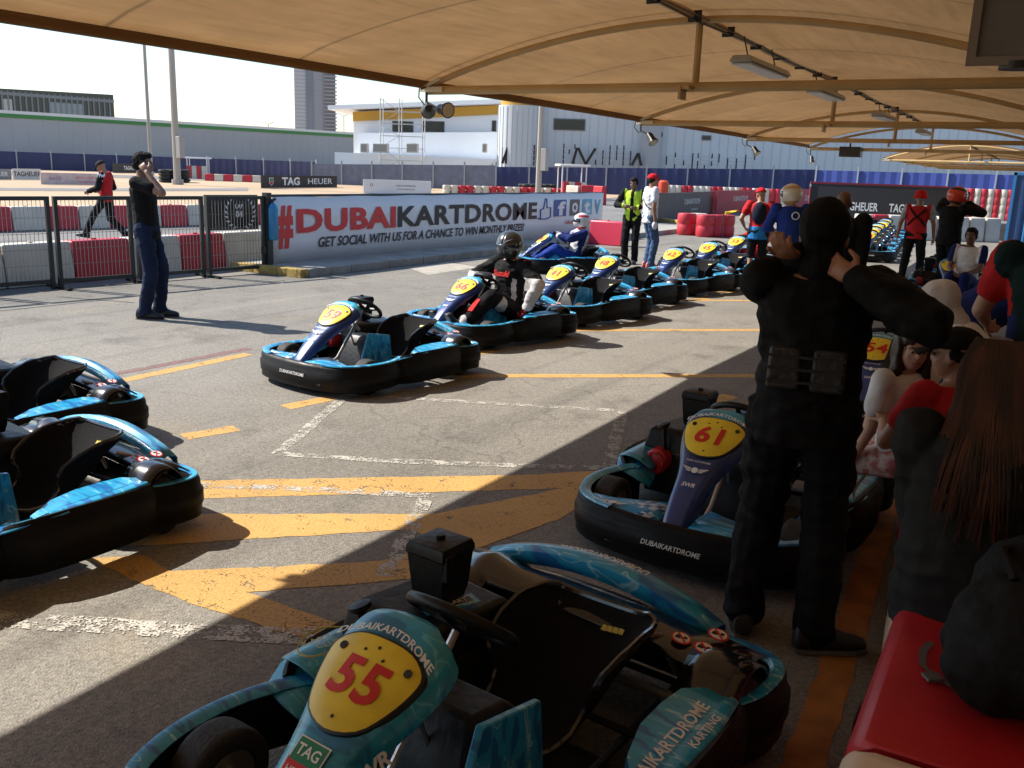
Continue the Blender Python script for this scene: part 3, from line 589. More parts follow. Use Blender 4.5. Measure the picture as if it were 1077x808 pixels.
mark('road_marking', [g2(88, 587), g2(150, 583), g2(180, 600), g2(400, 590), g2(470, 570), g2(478, 600), g2(440, 608), g2(260, 622), g2(368, 660), g2(330, 674), g2(200, 634)], YEL, .0006)
for a, b in (((430, 395), (792, 395)), ((575, 347), (792, 347)), ((680, 315.5), (792, 316))):
    A = V(g2(*a)); B_ = V(g2(*b)); B_ = B_+(B_-A).normalized()*.2; strip('road_marking', [A, B_], .13, YEL)
strip('road_marking', [g2(118, 402), g2(200, 385), g2(262, 372)], .13, YEL)
strip('road_marking', [g2(100, 397), g2(190, 380), g2(262, 366)], .11, REDP)
strip('road_marking', [g2(480, 374), g2(520, 369)], .13, YEL)
for a, b in (((193, 459), (248, 450)), ((300, 428), (350, 418)), ((745, 422), (770, 416)), ((720, 316), (745, 314))): strip('road_marking', [g2(*a), g2(*b)], .14, YEL)
for k in range(8): strip('road_marking', [(-5.0+k*.0, 12.9+k*1.75), (-3.2, 14.4+k*1.75)], .12, YEL)
wl = [[(365, 415), (655, 432)], [(365, 415), (292, 477)], [(292, 477), (420, 485), (560, 490), (640, 492)], [(655, 432), (640, 492)], [(200, 510), (300, 513), (450, 521)], [(450, 521), (405, 605)], [(-40, 645), (0, 652), (100, 657), (215, 664)], [(215, 664), (300, 668), (330, 669)]]
for k, l_ in enumerate(wl): strip('road_marking', [g2(*p) for p in l_], .08 if k < 6 else .12, WHT, .0012+.0001*k)
strip('road_marking', [(-.40, -1), (-.38, 1.2), (-.42, 2.55), (-.47, 3.6), (-.58, 5.2), (-1.2, 14)], .12, mat('faded_orange_paint', (.34, .13, .02), .8, var=.35, vscale=7, vd=8))
for a, b in (((0, 327), (300, 295)), ((60, 312), (140, 318))): strip('road_joint', [g2(*a), g2(*b)], .035, mat('joint_sealant', (.03, .03, .03), .8), .0004)
mark('concrete_patch', [g2(430, 282), g2(470, 276), g2(505, 281), g2(450, 289)], mat('light_patch', (.34, .31, .26), .9, var=.2, vscale=5), .0005)
for a, b in (((-50, 50), (140, 52)), ((20, 52), (330, 58))): strip('track_edge_line', [AT(a[0], a[1])[:2], AT(b[0], b[1])[:2]], .15, mat('white_line', (.55, .54, .5), .8), .0)
strip('track_edge_line', [(-12.6, -20), (-12.6, 12), (-14.1, 75)], .12, MT['white_line'])

# ------------------------------------------------------------------ canopy
CVM = None
def canvas():
    m, n, l, b = node_mat('tan_canvas'); tc = n.new('ShaderNodeTexCoord'); o = tc.outputs['Object']
    t = tex(n, l, 'Noise', o, Scale=1.1, Detail=7, Roughness=.65); c = ramp(n, l, t.outputs['Fac'], [(.3, (.52, .39, .25)), (.7, (.61, .465, .305))])
    mp = n.new('ShaderNodeMapping'); mp.inputs['Scale'].default_value = (12, 1.2, 12); l.new(o, mp.inputs[0]); t2 = tex(n, l, 'Noise', mp.outputs[0], Scale=1.5, Detail=5)
    c = mixc(n, l, c, ramp(n, l, t2.outputs['Fac'], [(.35, g3(.90)), (.6, g3(1.04))]), .6, 'MULTIPLY')
    sx_ = n.new('ShaderNodeSeparateXYZ'); l.new(o, sx_.inputs[0]); fm = n.new('ShaderNodeMath'); fm.operation = 'PINGPONG'; fm.inputs[1].default_value = .825; l.new(sx_.outputs[1], fm.inputs[0])
    c = mixc(n, l, c, ramp(n, l, fm.outputs[0], [(.004, g3(.62)), (.012, g3(.86)), (.022, g3(.86)), (.026, g3(1))]), .8, 'MULTIPLY')
    l.new(c, b.inputs['Base Color']); b.inputs['Roughness'].default_value = .85
    tr = n.new('ShaderNodeBsdfTranslucent'); l.new(c, tr.inputs[0]); mx = n.new('ShaderNodeMixShader'); mx.inputs[0].default_value = .5
    l.new(b.outputs[0], mx.inputs[1]); l.new(tr.outputs[0], mx.inputs[2]); l.new(mx.outputs[0], n['Material Output'].inputs[0])
    bp = n.new('ShaderNodeBump'); bp.inputs['Strength'].default_value = .12; bp.inputs['Distance'].default_value = .02; l.new(t2.outputs['Fac'], bp.inputs['Height']); l.new(bp.outputs[0], b.inputs['Normal'])
    return m
CANV = canvas()
TUBE = mat('tan_painted_tube', (.50, .34, .15), .5, var=.12, vscale=3)
CRM = mat('cream_bracket', (.62, .56, .42), .5)
DK = mat('dark_fitting', (.02, .02, .022), .4)
def arch(x, x0, x1): t = (x-x0)/(x1-x0); return 2.42+.47*max(0, math.sin(math.pi*min(1, max(0, t))))**.85
def canopy(label, x0, x1, ys, group, tips=True):
    root = thing('shade_canopy', label, 'canopy', ((x0+x1)/2, ys[0], 0), 0, group); off = V(((x0+x1)/2, ys[0], 0))
    def B(n_, m, mt, p=root, **k):
        m.v = [tuple(V(v)-off) for v in m.v]; return m.build(n_, mt, p, **k)
    P = []
    for bi in range(len(ys)-1):
        for q in range(8 if bi < len(ys)-2 else 9):
            t = q/8; y = ys[bi]+(ys[bi+1]-ys[bi])*t; row = []
            for k in range(25):
                u = k/24; x = x0+(x1-x0)*u; z = arch(x, x0, x1); sag = .10*math.sin(math.pi*t)*math.sin(math.pi*u)
                ed = .05*math.sin(math.pi*t)*(1-math.sin(math.pi*u))
                row.append((x+(ed if u < .5 else -ed)*.8, y, z+.035-sag))
            P.append(row)
    B('canvas_roof', MB().grid(P), CANV, solid=.004)
    for s_, xx in ((0, x0), (1, x1)):
        m = MB(); Q = []
        for row in P:
            e = V(row[0 if s_ == 0 else -1]); i = V(row[1 if s_ == 0 else -2]); o_ = (e-i).normalized()
            Q.append([e+o_*.0+V((0, 0, .004)), e+V((0, 0, -.03)), e-o_*.02+V((0, 0, -.075)), e-o_*.05+V((0, 0, -.08))])
        if s_: Q = [list(reversed(r)) for r in Q]
        B('hem', m.grid(Q), mat('hem_canvas', (.20, .12, .06), .85), solid=.012)
    m = MB(); m.tube([((x0+x1)/2, ys[0]-.2, 2.865), ((x0+x1)/2, ys[-1]+.1, 2.865)], .032, 10); B('ridge_tube', m, TUBE)
    m = MB(); m.tube([((x0+x1)/2+.05, ys[0]-.2, 2.835)]+[((x0+x1)/2+.05+.012*math.sin(k*2.1), ys[0]+(ys[-1]-ys[0])*k/30, 2.83-.012*(k % 2)) for k in range(31)], .008, 5)
    m.tube([((x0+x1)/2+.075, ys[0]+(ys[-1]-ys[0])*k/30, 2.845-.01*((k+1) % 2)) for k in range(31)], .006, 5)
    for k in range(int((ys[-1]-ys[0])/.8)): m.box(((x0+x1)/2+.03, ys[0]+.4+k*.8, 2.85), (.10, .02, .08))
    B('cable', m, DK)
    for y in ys:
        m = MB().tube([(x0+.02, y, 2.37), (x1-.02, y, 2.37)], .038, 10); B('cross_tube', m, TUBE)
        m = MB().tube([(x0+(x1-x0)*k/28, y, arch(x0+(x1-x0)*k/28, x0, x1)-.035) for k in range(29)], .027, 8); B('arch_tube', m, TUBE)
        m = MB().tube([((x0+x1)/2, y, 2.38), ((x0+x1)/2, y, 2.86)], .028, 8); m.b2((x0+x1)/2-.07, (x0+x1)/2+.0, y-.14, y, 2.345, 2.37); m.b2((x0+x1)/2-.08, (x0+x1)/2-.06, y-.15, y-.02, 2.27, 2.37); B('strut', m, TUBE)
        for sx, xx in ((1, x0), (-1, x1)):
            m = MB(); m.box((xx+sx*.10, y-.05, 2.375), (.24, .016, .045)); m.box((xx+sx*.09, y-.05, 2.425), (.22, .016, .03), Euler((0, -sx*.42, 0))); B('tip_bracket', m, CRM)
    return root
YS = [2.1, 7.05, 12.0, 16.95, 21.9]
canopy('long tan canvas shade canopy arching over the foreground pit lane', -5.08, 0, [-12.75, -7.8, -2.85]+YS, 'tan canvas canopies')
canopy('unseen second tan canopy right of the long one, added to shade the bench', .04, 5.1, [-7.8, -2.85]+YS[:4], 'tan canvas canopies')  # out of view; added so the bench and people stay shaded
canopy('farther tan canvas canopy beyond the open end of the near one', -5.15, -.1, [32.5, 37.5, 42.5, 47.5], 'tan canvas canopies')
for k, y in enumerate([-12.75, -7.8, -2.85]+YS+[32.5, 37.5, 42.5, 47.5]):
    if k == 3: continue
    t = thing('canopy_column', 'tan steel column carrying the canopy beams, %s' % ['behind the camera, last', 'behind the camera', 'just behind the camera', 'closest ahead of the camera', 'second ahead on the right', 'third ahead on the right', 'fourth ahead on the right', 'at the open end of the near canopy', 'at the front of the farther canopy', 'second under the farther canopy', 'third under the farther canopy', 'last under the farther canopy'][k], 'column', (.02, y, 0), 0, 'canopy columns')
    MB().tube([(0, 0, 0), (0, 0, 2.40)], .05, 12).build('post', TUBE, t); MB().b2(-.12, .12, -.12, .12, 0, .02).build('base_plate', TUBE, t)
# hanging light fittings
for k, (y, dx) in enumerate(((7.65, .14), (10.3, .12), (14.3, .12), (18.9, .12))):
    t = thing('strip_light', 'grey fluorescent fitting under the ridge, %s from the camera' % ['nearest', 'second', 'third', 'farthest'][k], 'light fitting', (-2.53+dx, y, 2.62), 0, 'fluorescent fittings under the canopy')
    MB().loft([[V((a, yy, b)) for a, b in ((-.07, .05), (.07, .05), (.10, 0), (-.10, 0))] for yy in (0, 1.25)]).build('housing', mat('light_housing', (.42, .40, .36), .5), t, bevel=.008)
    m = MB(); m.b2(-.085, .085, .03, 1.22, -.022, -.001); m.build('diffuser', mat('light_diffuser', (.55, .57, .58), .35), t, bevel=.01)
    m = MB()
    for yy in (.2, 1.05): m.tube([(0, yy, .05), (-.05, yy, .22)], .006, 5)
    m.build('hanger', DK, t)
# spotlights on the beam tips
def spot(label, x, y, z, heads):
    t = thing('floodlight', label, 'floodlight', (x, y, z), 0, 'floodlights on the beam tips')
    m = MB().tube([(0, 0, .02), (0, 0, -.07)], .012, 6).tube([(-.08, .0, .06), (-.10, .02, -.02), (-.04, .03, -.09), (0, 0, -.08)], .006, 5); m.build('bracket', DK, t)
    for d in heads:
        c = V(d[0]); ax = V(d[1]).normalized(); h = MB().tube([c-ax*.08, c-ax*.05, c+ax*.02, c+ax*.06, c+ax*.075], [.03, .045, .05, .068, .07], 14).build('lamp_head', DK, t)
        MB().tube([c+ax*.0755, c+ax*.079], [.06, .055], 14).build('lens', mat('lamp_lens', (.6, .55, .4), .15), h)
        if c.length > .1: MB().tube([(0, 0, -.06), c-ax*.05], .01, 5).build('arm', DK, h)
spot('twin black floodlights at the tip of the nearest beam', -5.03, 7.0, 2.33, (((.02, 0, -.13), (-.5, .7, -.1)), ((.20, -.02, -.13), (.9, -.35, -.1))))
spot('black floodlight aimed down at the tip of the second beam', -5.03, 11.95, 2.33, (((.17, -.02, -.16), (.6, -.2, -.75)),))
spot('black floodlight aimed down at the tip of the third beam', -5.03, 16.9, 2.33, (((.17, -.02, -.16), (.6, -.2, -.75)),))
spot('black floodlight hanging at the tip of the farthest near-canopy beam', -5.03, 21.85, 2.33, (((.05, -.02, -.20), (.2, -.2, -.9)),))
t = thing('ceiling_speaker', 'dark box loudspeaker under the fourth beam', 'speaker', (-4.35, 21.7, 2.30), 0); MB().b2(0, .45, -.15, .15, -.1, .12).build('cabinet', DK, t, bevel=.02); MB().tube([(.2, 0, .12), (.2, 0, .2)], .02).build('bracket', DK, t)
# hanging screen
t = thing('hanging_screen', 'grey back of a screen hanging at the top right corner', 'screen', (-.275, 3.0, 2.055), R(2))
MB().b2(0, .95, 0, .07, 0, .58).build('cabinet', mat('screen_back', (.16, .155, .145), .55, var=.15, vscale=9), t, bevel=.012)
m = MB(); m.b2(-.012, .962, -.012, .0, -.012, .012); m.b2(-.012, .012, -.012, -.0, .012, .58); m.build('bezel', mat('screen_bezel', (.24, .2, .17), .5), t)
m = MB(); m.tube([(.12, .03, 0), (.12, .03, -.02)], .05, 12); m.build('knob', DK, t); MB().tube([(.3, .03, .58), (.3, .03, .80)], .03).build('hanger', TUBE, t)

# ------------------------------------------------------------------ pit fence
A_ = V((-11.13, 6.54)); B_ = V((-10.52, 10.40)); dr = (B_-A_).normalized()
def fpos(px):
    d = ray(px, HZ(px)); n_ = V((-dr.y, dr.x)); t = A_.dot(n_)/(d.x*n_.x+d.y*n_.y); return V((d.x*t, d.y*t))
FM = mat('dark_green_steel', (.018, .022, .022), .45, bump=.1)
fp = [fpos(x) for x in (51, 138, 214, 279)]; step = fp[1]-fp[0]
fp = [fp[0]-step*k for k in (4, 3, 2, 1)]+fp
for i in range(len(fp)-1):
    a, b = fp[i], fp[i+1]; L = (b-a).length; rz = math.atan2((b-a).y, (b-a).x)
    nm = ['outside the left edge, fourth', 'outside the left edge, third', 'outside the left edge, second', 'first at the left edge of the photo', 'left of the man on the phone', 'just right of the man on the phone', 'last, next to the white banner'][i]
    t = thing('mesh_fence', 'dark steel mesh fence panel '+nm, 'fence', (a.x, a.y, 0), rz, 'mesh fence panels along the pit lane')
    m = MB(); m.b2(0, L-.05, -.025, .025, 1.12, 1.17); m.b2(0, L-.05, -.02, .02, .07, .12); m.b2(0, .05, -.026, .026, .0, 1.12); m.b2(L-.10, L-.051, -.026, .026, .0, 1.12); m.build('frame', FM, t)
    if i >= 2:
        m = MB(); n = int(L/.052)
        for k in range(1, n): m.b2(k*L/n-.0025, k*L/n+.0025, -.003, .003, .10, 1.14)
        for z in (.3, .5, .7, .9): m.b2(.03, L-.06, .003, .007, z, z+.006)
        m.build('wire_mesh', mat('mesh_wire', (.16, .155, .15), .5), t, smooth=False)
    m = MB(); m.b2(-.03, .03, -.3, .3, 0, .03); m.build('foot', FM, t)
# gate board, extinguisher
t = thing('lap_record_board', 'black board with white laurel wreath behind the fence end', 'sign', (-11.10, 9.85, 0), rz)
MB().b2(0, .95, .10, .13, .62, 1.16).build('board', mat('board_black', (.015, .017, .017), .4), t)
m = MB(); f = frame((0, 0, 0), (1, 0, 0), (0, 0, 1))
for k in range(9):
    a = -.9+k*.22+math.pi*0
    for sx in (-1, 1):
        c = V((.66+sx*.0+.20*math.sin(a*1.1)*1 if sx > 0 else .66-.20*math.sin(a*1.1), .095, .86+.21*math.cos(math.pi-a*1.1-.4)))
c0 = V((.62, .095, .89))
for sx in (-1, 1):
    for k in range(8):
        a = -math.pi/2+sx*(.35+k*.29); p = c0+V((.23*math.cos(a), 0, .23*math.sin(a))); ta = a+sx*.7
        m.add([p, p+V((.035*math.cos(ta+.5), 0, .035*math.sin(ta+.5))), p+V((.085*math.cos(ta), 0, .085*math.sin(ta))), p+V((.035*math.cos(ta-.5), 0, .035*math.sin(ta-.5)))], [(0, 1, 2, 3)])
text(m, 'LAP', frame((.60, .094, .98), (1, 0, 0), (0, 0, 1)), .09, bold=.02); text(m, '84', frame((.60, .094, .86), (1, 0, 0), (0, 0, 1)), .13, bold=.03)
m.build('lettering', WHN, t, smooth=False)
t = thing('bottle_holder', 'bright blue cylinder hung on the gate post by the banner', 'cylinder', (-10.42, 10.50, .45))
MB().tube([(0, 0, .05), (0, 0, .08), (0, 0, .52), (0, 0, .58), (0, 0, .62)], [.06, .078, .078, .06, .02], 16).build('body', mat('blue_cylinder', (.03, .22, .42), .35), t); MB().tube([(0, 0, .62), (0, 0, .66), (.06, 0, .68)], .02, 7).build('valve', DK, t)
t = thing('gate_post', 'black steel post between mesh fence and banner', 'post', (-10.50, 10.46, 0)); MB().b2(-.05, .05, -.05, .05, 0, 1.22).build('post', FM, t); MB().b2(-.03, .03, -.12, -.05, .3, .4).build('hinge', FM, t)

# ------------------------------------------------------------------ banner
XB = -10.55
t = thing('banner_wall', 'long white DUBAI KARTDROME banner on the barrier wall', 'banner', (XB, 10.62, .118))
YE = ONX(636, XB); LB = YE-10.62
P = [[(.006*math.sin(k*1.3)*(j-1)*.7, LB*k/60, 1.03*j/3+.02*(math.sin(k*.8)*.3 if j == 3 else 0)) for j in range(4)] for k in range(61)]
MB().grid([[ (x, y, z) for x, y, z in r] for r in P]).build('banner_sheet', mat('banner_vinyl', (.74, .74, .75), .45, var=.04, vscale=2, bump=.05, bscale=4), t, solid=.003)
MB().b2(-.25, -.05, 0, LB, 0, 1.0).build('backing_wall', mat('backing', (.10, .10, .10), .8), t)
MB().tube([(-.03, 0, 1.05), (-.03, LB, 1.03)], .022, 8).build('top_rail', FM, t)
DR = mat('dark_red_ink', (.64, .03, .035), .45); BB = mat('banner_black_ink', (.014, .012, .014), .45); BLU = mat('icon_blue_ink', (.03, .09, .33), .45); SKY = mat('icon_sky_ink', (.10, .38, .55), .45)
def btext(s, px0, px1, z0, z1, mt, **k):
    y0 = ONX(px0, XB)-10.62; y1 = ONX(px1, XB)-10.62; vs, fs = text_mesh(s, 1, align='LEFT', **k)
    xs = [v[0] for v in vs]; zs = [v[1] for v in vs]; a, b = min(xs), max(xs); c, d = min(zs), max(zs)
    m = MB(); m.add([(.019, y0+(v[0]-a)/(b-a)*(y1-y0), z0+(v[1]-c)/(d-c)*(z1-z0)) for v in vs], fs); return m.build('lettering', mt, t, smooth=False)
btext('#', 289, 306, .22, .90, DR, bold=.05)
btext('DUBAI', 310, 416, .45, .84, DR, bold=.04, sp=1.06)
btext('KARTDROME', 418, 566, .45, .84, BB, bold=.03, sp=1.06)
btext('GET SOCIAL WITH US FOR A CHANCE TO WIN MONTHLY PRIZES!', 333, 553, .20, .37, BB, bold=.02, shear=.25)
btext('f', 588, 596, .50, .84, WHN, bold=.04)
def bpoly(pts, mt, dx=.0165):
    m = MB(); m.add([(dx, ONX(a, XB)-10.62, z) for a, z in pts], [tuple(range(len(pts)))]); o = m.build('icon', mt, t, smooth=False); return o
bpoly([(584, .48), (597, .48), (597, .88), (584, .88)], BLU, .0168); bpoly([(601, .48), (611, .48), (611, .88), (601, .88)], mat('icon_grey_ink', (.12, .11, .12), .5)); bpoly([(614, .48), (624, .48), (624, .88), (614, .88)], SKY)
btext('o', 603, 609, .55, .8, WHN, bold=.03); btext('t', 616, 622, .52, .84, WHN, bold=.05); btext('V', 627, 633, .48, .86, SKY, bold=.03)
btext('/dubaikartdrome', 596, 632, .28, .38, DR, bold=.01)
pts = [(567.5, .46), (570, .46), (570, .66), (573, .68), (574.5, .92), (576, .90), (576.5, .70), (580.5, .70), (580.5, .48), (577, .44), (570.6, .44)]
m = MB(); m.tube([(.014, ONX(a, XB)-10.62, z) for a, z in pts], .016, 5, closed=True); m.build('thumb_icon', BLU, t)

# ------------------------------------------------------------------ barriers
WBL = mat('white_barrier_plastic', (.56, .52, .44), .55, var=.15, vscale=2.5, vd=8); RBL = mat('red_barrier_plastic', (.46, .02, .035), .5, var=.12, vscale=3)
def block(label, a, b, h, wd, mt, group, name='track_barrier', par=None):
    a = V((a[0], a[1])); b = V((b[0], b[1])); L = (b-a).length; t = thing(name, label, 'barrier', (a.x, a.y, 0), math.atan2((b-a).y, (b-a).x), group)
    m = MB(); g = .012
    m.loft([[V((g, y, z)) if s_ == 0 else V((L-g, y, z)) for y, z in ((-wd/2, 0), (-wd/2*.96, h*.3), (-wd/2*.72, h*.97), (-wd/2*.6, h), (wd/2*.6, h), (wd/2*.72, h*.97), (wd/2*.96, h*.3), (wd/2, 0))] for s_ in (0, 1)]); m.build('body', mt, t, bevel=.02)
    if L > .7:
        m = MB(); m.tube([(L/2-.02, 0, h), (L/2-.02, 0, h+.02)], .035, 10); m.build('filler_cap', mt, t)
    return t
Xn = -11.55
ylist = [ONX(px, Xn) for px in (61, 124, 178, 226, 276)]; st = ylist[1]-ylist[0]
ys = [ylist[0]-st*2.1, ylist[0]-st*1.05]+ylist; nm = ['white barrier block at the far left behind the fence', 'white barrier block left of the big red one behind the fence', 'big red barrier block behind the fence left of the phone man', 'white barrier block behind the man on the phone', 'red barrier block behind the fence right of the phone man', 'white barrier block by the laurel board']
mts = [WBL, WBL, RBL, WBL, RBL, WBL]
for i in range(6): block(nm[i], (Xn+.0, ys[i]), (Xn, ys[i+1]), .55, .38, mts[i], 'red and white track barriers behind the fence')
# second row
A2 = V((-19.81, 11.77)); B2 = V((-18.96, 17.47)); d2 = (B2-A2).normalized()
def p2(px):
    d = ray(px, HZ(px)); n_ = V((-d2.y, d2.x)); t = A2.dot(n_)/(d.x*n_.x+d.y*n_.y); return V((d.x*t, d.y*t))
ed = [-60, -35, 3, 40, 75, 108, 134, 163, 191, 218, 243, 266, 287, 306, 324]
for i in range(len(ed)-1):
    red = i % 2 == 1; block(('red' if red else 'white')+' block in the second barrier row, '+['beyond the left edge', 'at the left edge', 'second from the left', 'left of the second fence post', 'right of the first fence post', 'left of the marshal in red', 'behind the marshal in red', 'just behind the phone man', 'left of the middle fence post', 'right of the middle fence post', 'near the laurel board', 'behind the laurel board', 'behind the gate post', 'behind the banner end'][i], p2(ed[i]), p2(ed[i+1]), .52, .36, RBL if red else WBL, 'second row of track barriers across the track')
# bench of barrier blocks
CRB = mat('cream_bench_plastic', (.62, .47, .34), .5, var=.10, vscale=3, vd=8, bump=.15, bscale=20)
def bench_block(label, y0, y1, red, x0, x1):
    t = thing('bench_block', label, 'barrier bench', (x0, y0, 0), math.atan2(-(x1-x0), y1-y0), 'red and cream barrier blocks used as a bench'); L = math.hypot(y1-y0, x1-x0)
    prof = [(0, .03), (.0, .16), (.03, .45), (.05, .49), (.09, .505), (.42, .505), (.46, .49), (.48, .45), (.51, .16), (.51, .03)]
    rings = []
    for u, k in ((0, .0), (.02, .7), (.06, 1), (.5, 1), (.94, 1), (.98, .7), (1, 0)):
        rings.append([V((x, L*u+(0 if 0 < u < 1 else 0), z*(1-.02*(1-k)))) for x, z in prof])
    m = MB()
    # rounded near end that laps over the previous block
    n = 9; rings = []
    for i in range(n):
        s_ = i/(n-1); yy = -.0+0*s_
    P = []
    for x, z in prof:
        bulge = .13*math.cos((x-.255)/.255*math.pi/2*.98) if True else 0
        P.append((x, z, bulge))
    rings = [[V((x, -b+.004, z)) for x, z, b in P], [V((x, L*.3, z)) for x, z, b in P], [V((x, L*.7, z)) for x, z, b in P], [V((x, L-b-.012, z)) for x, z, b in P]]
    m.loft(rings); m.build('body', REDPL if red else CRB, t, bevel=.018)
    m = MB(); m.tube([(.255, L*.45, .50), (.255, L*.45, .515)], .045, 14); m.build('filler_cap', REDPL if red else CRB, t)
    m = MB(); m.b2(-.004, .0, L*.42, L*.55, .25, .3); m.build('slot', DK, t)
    return t
by = [.30, 1.16, 2.02, 2.88, 3.62, 4.42, 4.95]
def bx(y): return -.27-.0*(y < 2.8)-(.10*max(0, y-2.8))
bl = ['cream bench block at the bottom edge of the photo', 'cream bench block cropped at the bottom right corner', 'red bench block carrying the black backpack', 'cream bench block with the dark phone, beside the long-haired woman', 'red bench block beyond the woman', 'cream bench block where the children sit', 'red bench block beyond the children', 'cream bench block farther along', 'x']
for i in range(len(by)-1): bench_block(bl[i], by[i]-.0, by[i+1], i % 2 == 0 if i > 1 else False, bx(by[i]), bx(by[i+1])) if i != 0 else None
t = thing('phone', 'black phone lying on the cream bench block by the woman', 'phone', (-.215, 3.02, .517), R(-50)); MB().b2(-.035, .035, -.07, .07, -.011, -.001).build('body', mat('phone_black', (.01, .01, .01), .2), t, bevel=.004); MB().b2(-.031, .031, -.06, .06, -.0008, .0).build('screen', GLOSS, t)
# black backpack
t = thing('backpack', 'slumped black backpack with grey strap on the red bench block', 'backpack', (.04, 2.36, .505), R(12))
m = MB(); m.ell((.06, .0, .14), (.20, .20, .165)); m.ell((.10, .14, .20), (.17, .15, .17)); m.ell((-.02, -.08, .10), (.13, .10, .10)); BPK = m
BKM = mat('backpack_nylon', (.006, .006, .007), .75, bump=.5, bscale=45, spec=.2)
def remesh(mb, name, mt, parent, vox, smooth_it=2, wr=0., wsc=9., ws=(1, 1, 1), seed=0, mi_fn=None):
    o = mb.build(name, mt, None, smooth=False); q = o.modifiers.new('r', 'REMESH'); q.mode = 'VOXEL'; q.voxel_size = vox; q.use_smooth_shade = True
    if smooth_it: q = o.modifiers.new('s', 'SMOOTH'); q.iterations = smooth_it; q.factor = .5
    dg = bpy.context.evaluated_depsgraph_get(); dg.update(); me = bpy.data.meshes.new_from_object(o.evaluated_get(dg)); bpy.data.objects.remove(o)
    if wr:
        nm = [v.normal.copy() for v in me.vertices]
        for v, n_ in zip(me.vertices, nm):
            p = V((v.co.x*ws[0], v.co.y*ws[1], v.co.z*ws[2]))*wsc+V((seed*3.1, seed*1.7, 0))
            a = 1-abs(noise.noise(p))*2.2; b = noise.noise(p*2.3)
            v.co += n_*wr*(a*.8+b*.5)
    me.materials.clear()
    for m in (mt if isinstance(mt, list) else [mt]): me.materials.append(m)
    me.polygons.foreach_set('use_smooth', [True]*len(me.polygons))
    if mi_fn:
        for p in me.polygons: p.material_index = mi_fn(p.center)
    else: me.polygons.foreach_set('material_index', [0]*len(me.polygons))
    me.name = name; o = bpy.data.objects.new(name, me); COL.objects.link(o)
    if parent: o.parent = parent
    return o
remesh(BPK, 'bag_body', BKM, t, .012, 2, .008, 9)
m = MB(); m.grid([[(-.10+.0, -.06+w_, .03), (-.15, -.05+w_, .012), (-.20, .0+w_, .010), (-.23+w_*.6, .06, .009), (-.225+w_*.8, .14, .008), (-.20+w_*.8, .20, .009)] for w_ in (0, .026)]); m.v = [(x+.06, y, z) for x, y, z in m.v]; m.box((-.145, -.0, .012), (.04, .035, .008), Euler((0, 0, .4))); m.build('strap', mat('strap_grey', (.12, .11, .10), .6), t)
m = MB().tube([(.0, .0, .30), (-.02, .08, .34), (.03, .16, .33), (.08, .18, .29)], .012, 6); m.build('handle', BKM, t)

# ------------------------------------------------------------------ far track furniture
def board(label, p0, p1, ytop, mt, name='advertising_board', texts=(), group=None, lean=0, D=None, th=.08, z0=0):
    """upright board between two ground pixels"""
    a = G(*p0); b = G(*p1)
    if D: a = AT(p0[0], D[0]); b = AT(p1[0], D[1])
    h = TOPZ(a, p0[0], ytop)-z0; L = (b-a).length; t = thing(name, label, 'sign', (a.x, a.y, z0), math.atan2((b-a).y, (b-a).x), group)
    m = MB(); m.loft([[V((0, -th, 0)), V((0, th, 0)), V((0, th*.4, h)), V((0, -th*.4, h))], [V((L, -th, 0)), V((L, th, 0)), V((L, th*.4, h)), V((L, -th*.4, h))]]) if th > .1 else m.b2(0, L, -th/2, th/2, 0, h); m.build('panel', mt, t)
    for s, u, v_, sz, mm, kw in texts:
        m = MB(); ln = math.hypot(1, 0); tl = -th*(1-.6*v_)-.012 if th > .1 else -th/2-.008
        text(m, s, frame((L*u, tl, h*v_), (1, 0, 0), (0, th*.6 if th > .1 else 0, h)), h*sz, **kw); m.build('lettering', mm, t, smooth=False)
    t['_L'] = L; return t, L, h
BDK = mat('dark_board', (.022, .021, .025), .5); BWH = mat('white_board', (.62, .61, .60), .5); BPK_ = mat('pinkish_board', (.52, .42, .43), .5, var=.15, vscale=3)
t, L, h = board('black TAG Heuer board standing alone on the sand', (275, 198), (354, 197), 184.5, BDK, texts=(('TAG', .36, .5, .85, WHN, dict(bold=.04, sx=1.5)), ('HEUER', .75, .5, .68, WHN, dict(sx=1.9, bold=.01))))
m = MB(); m.prism([(L*.11+x*h, y*h+h*.5) for x, y in ((-.28, .32), (.28, .32), (.28, -.1), (0, -.34), (-.28, -.1))], frame((0, -.05, 0), (1, 0, 0), (0, 0, 1)), .01); m.build('shield', WHN, t, smooth=False)
m = MB(); m.prism([(L*.11+x*h, y*h+h*.5) for x, y in ((-.22, 0), (.22, 0), (.22, -.08), (0, -.28), (-.22, -.08))], frame((0, -.064, 0), (1, 0, 0), (0, 0, 1)), .01, 0); m.prism([(L*.11+x*h, y*h+h*.5) for x, y in ((-.22, .27), (.22, .27), (.22, .02), (-.22, .02))], frame((0, -.064, 0), (1, 0, 0), (0, 0, 1)), .01, 1); m.build('shield', [REDN, GRN], t, smooth=False)
board('leaning white notice board on the sand behind the big banner', (382, 203), (453, 205), 188.5, BWH, th=.35, texts=(('DUBAI KARTDROME', .62, .6, .16, MT['banner_black_ink'], {}), ('CIRCUIT INFORMATION', .62, .35, .12, MT['banner_black_ink'], {}), ('D', .12, .6, .3, MT['banner_black_ink'], {})))
board('white TAG Heuer board with dark letters at the far left', (14, 189), (43, 189), 177.5, BWH, texts=(('TAGHEUER', .5, .5, .62, MT['banner_black_ink'], dict(bold=.02)),))
board('grey corner advert board cropped by the left edge', (-30, 189), (12, 189), 177.5, mat('grey_board', (.25, .25, .26), .5), texts=(('HEUER', .7, .5, .6, WHN, dict(bold=.02)),))
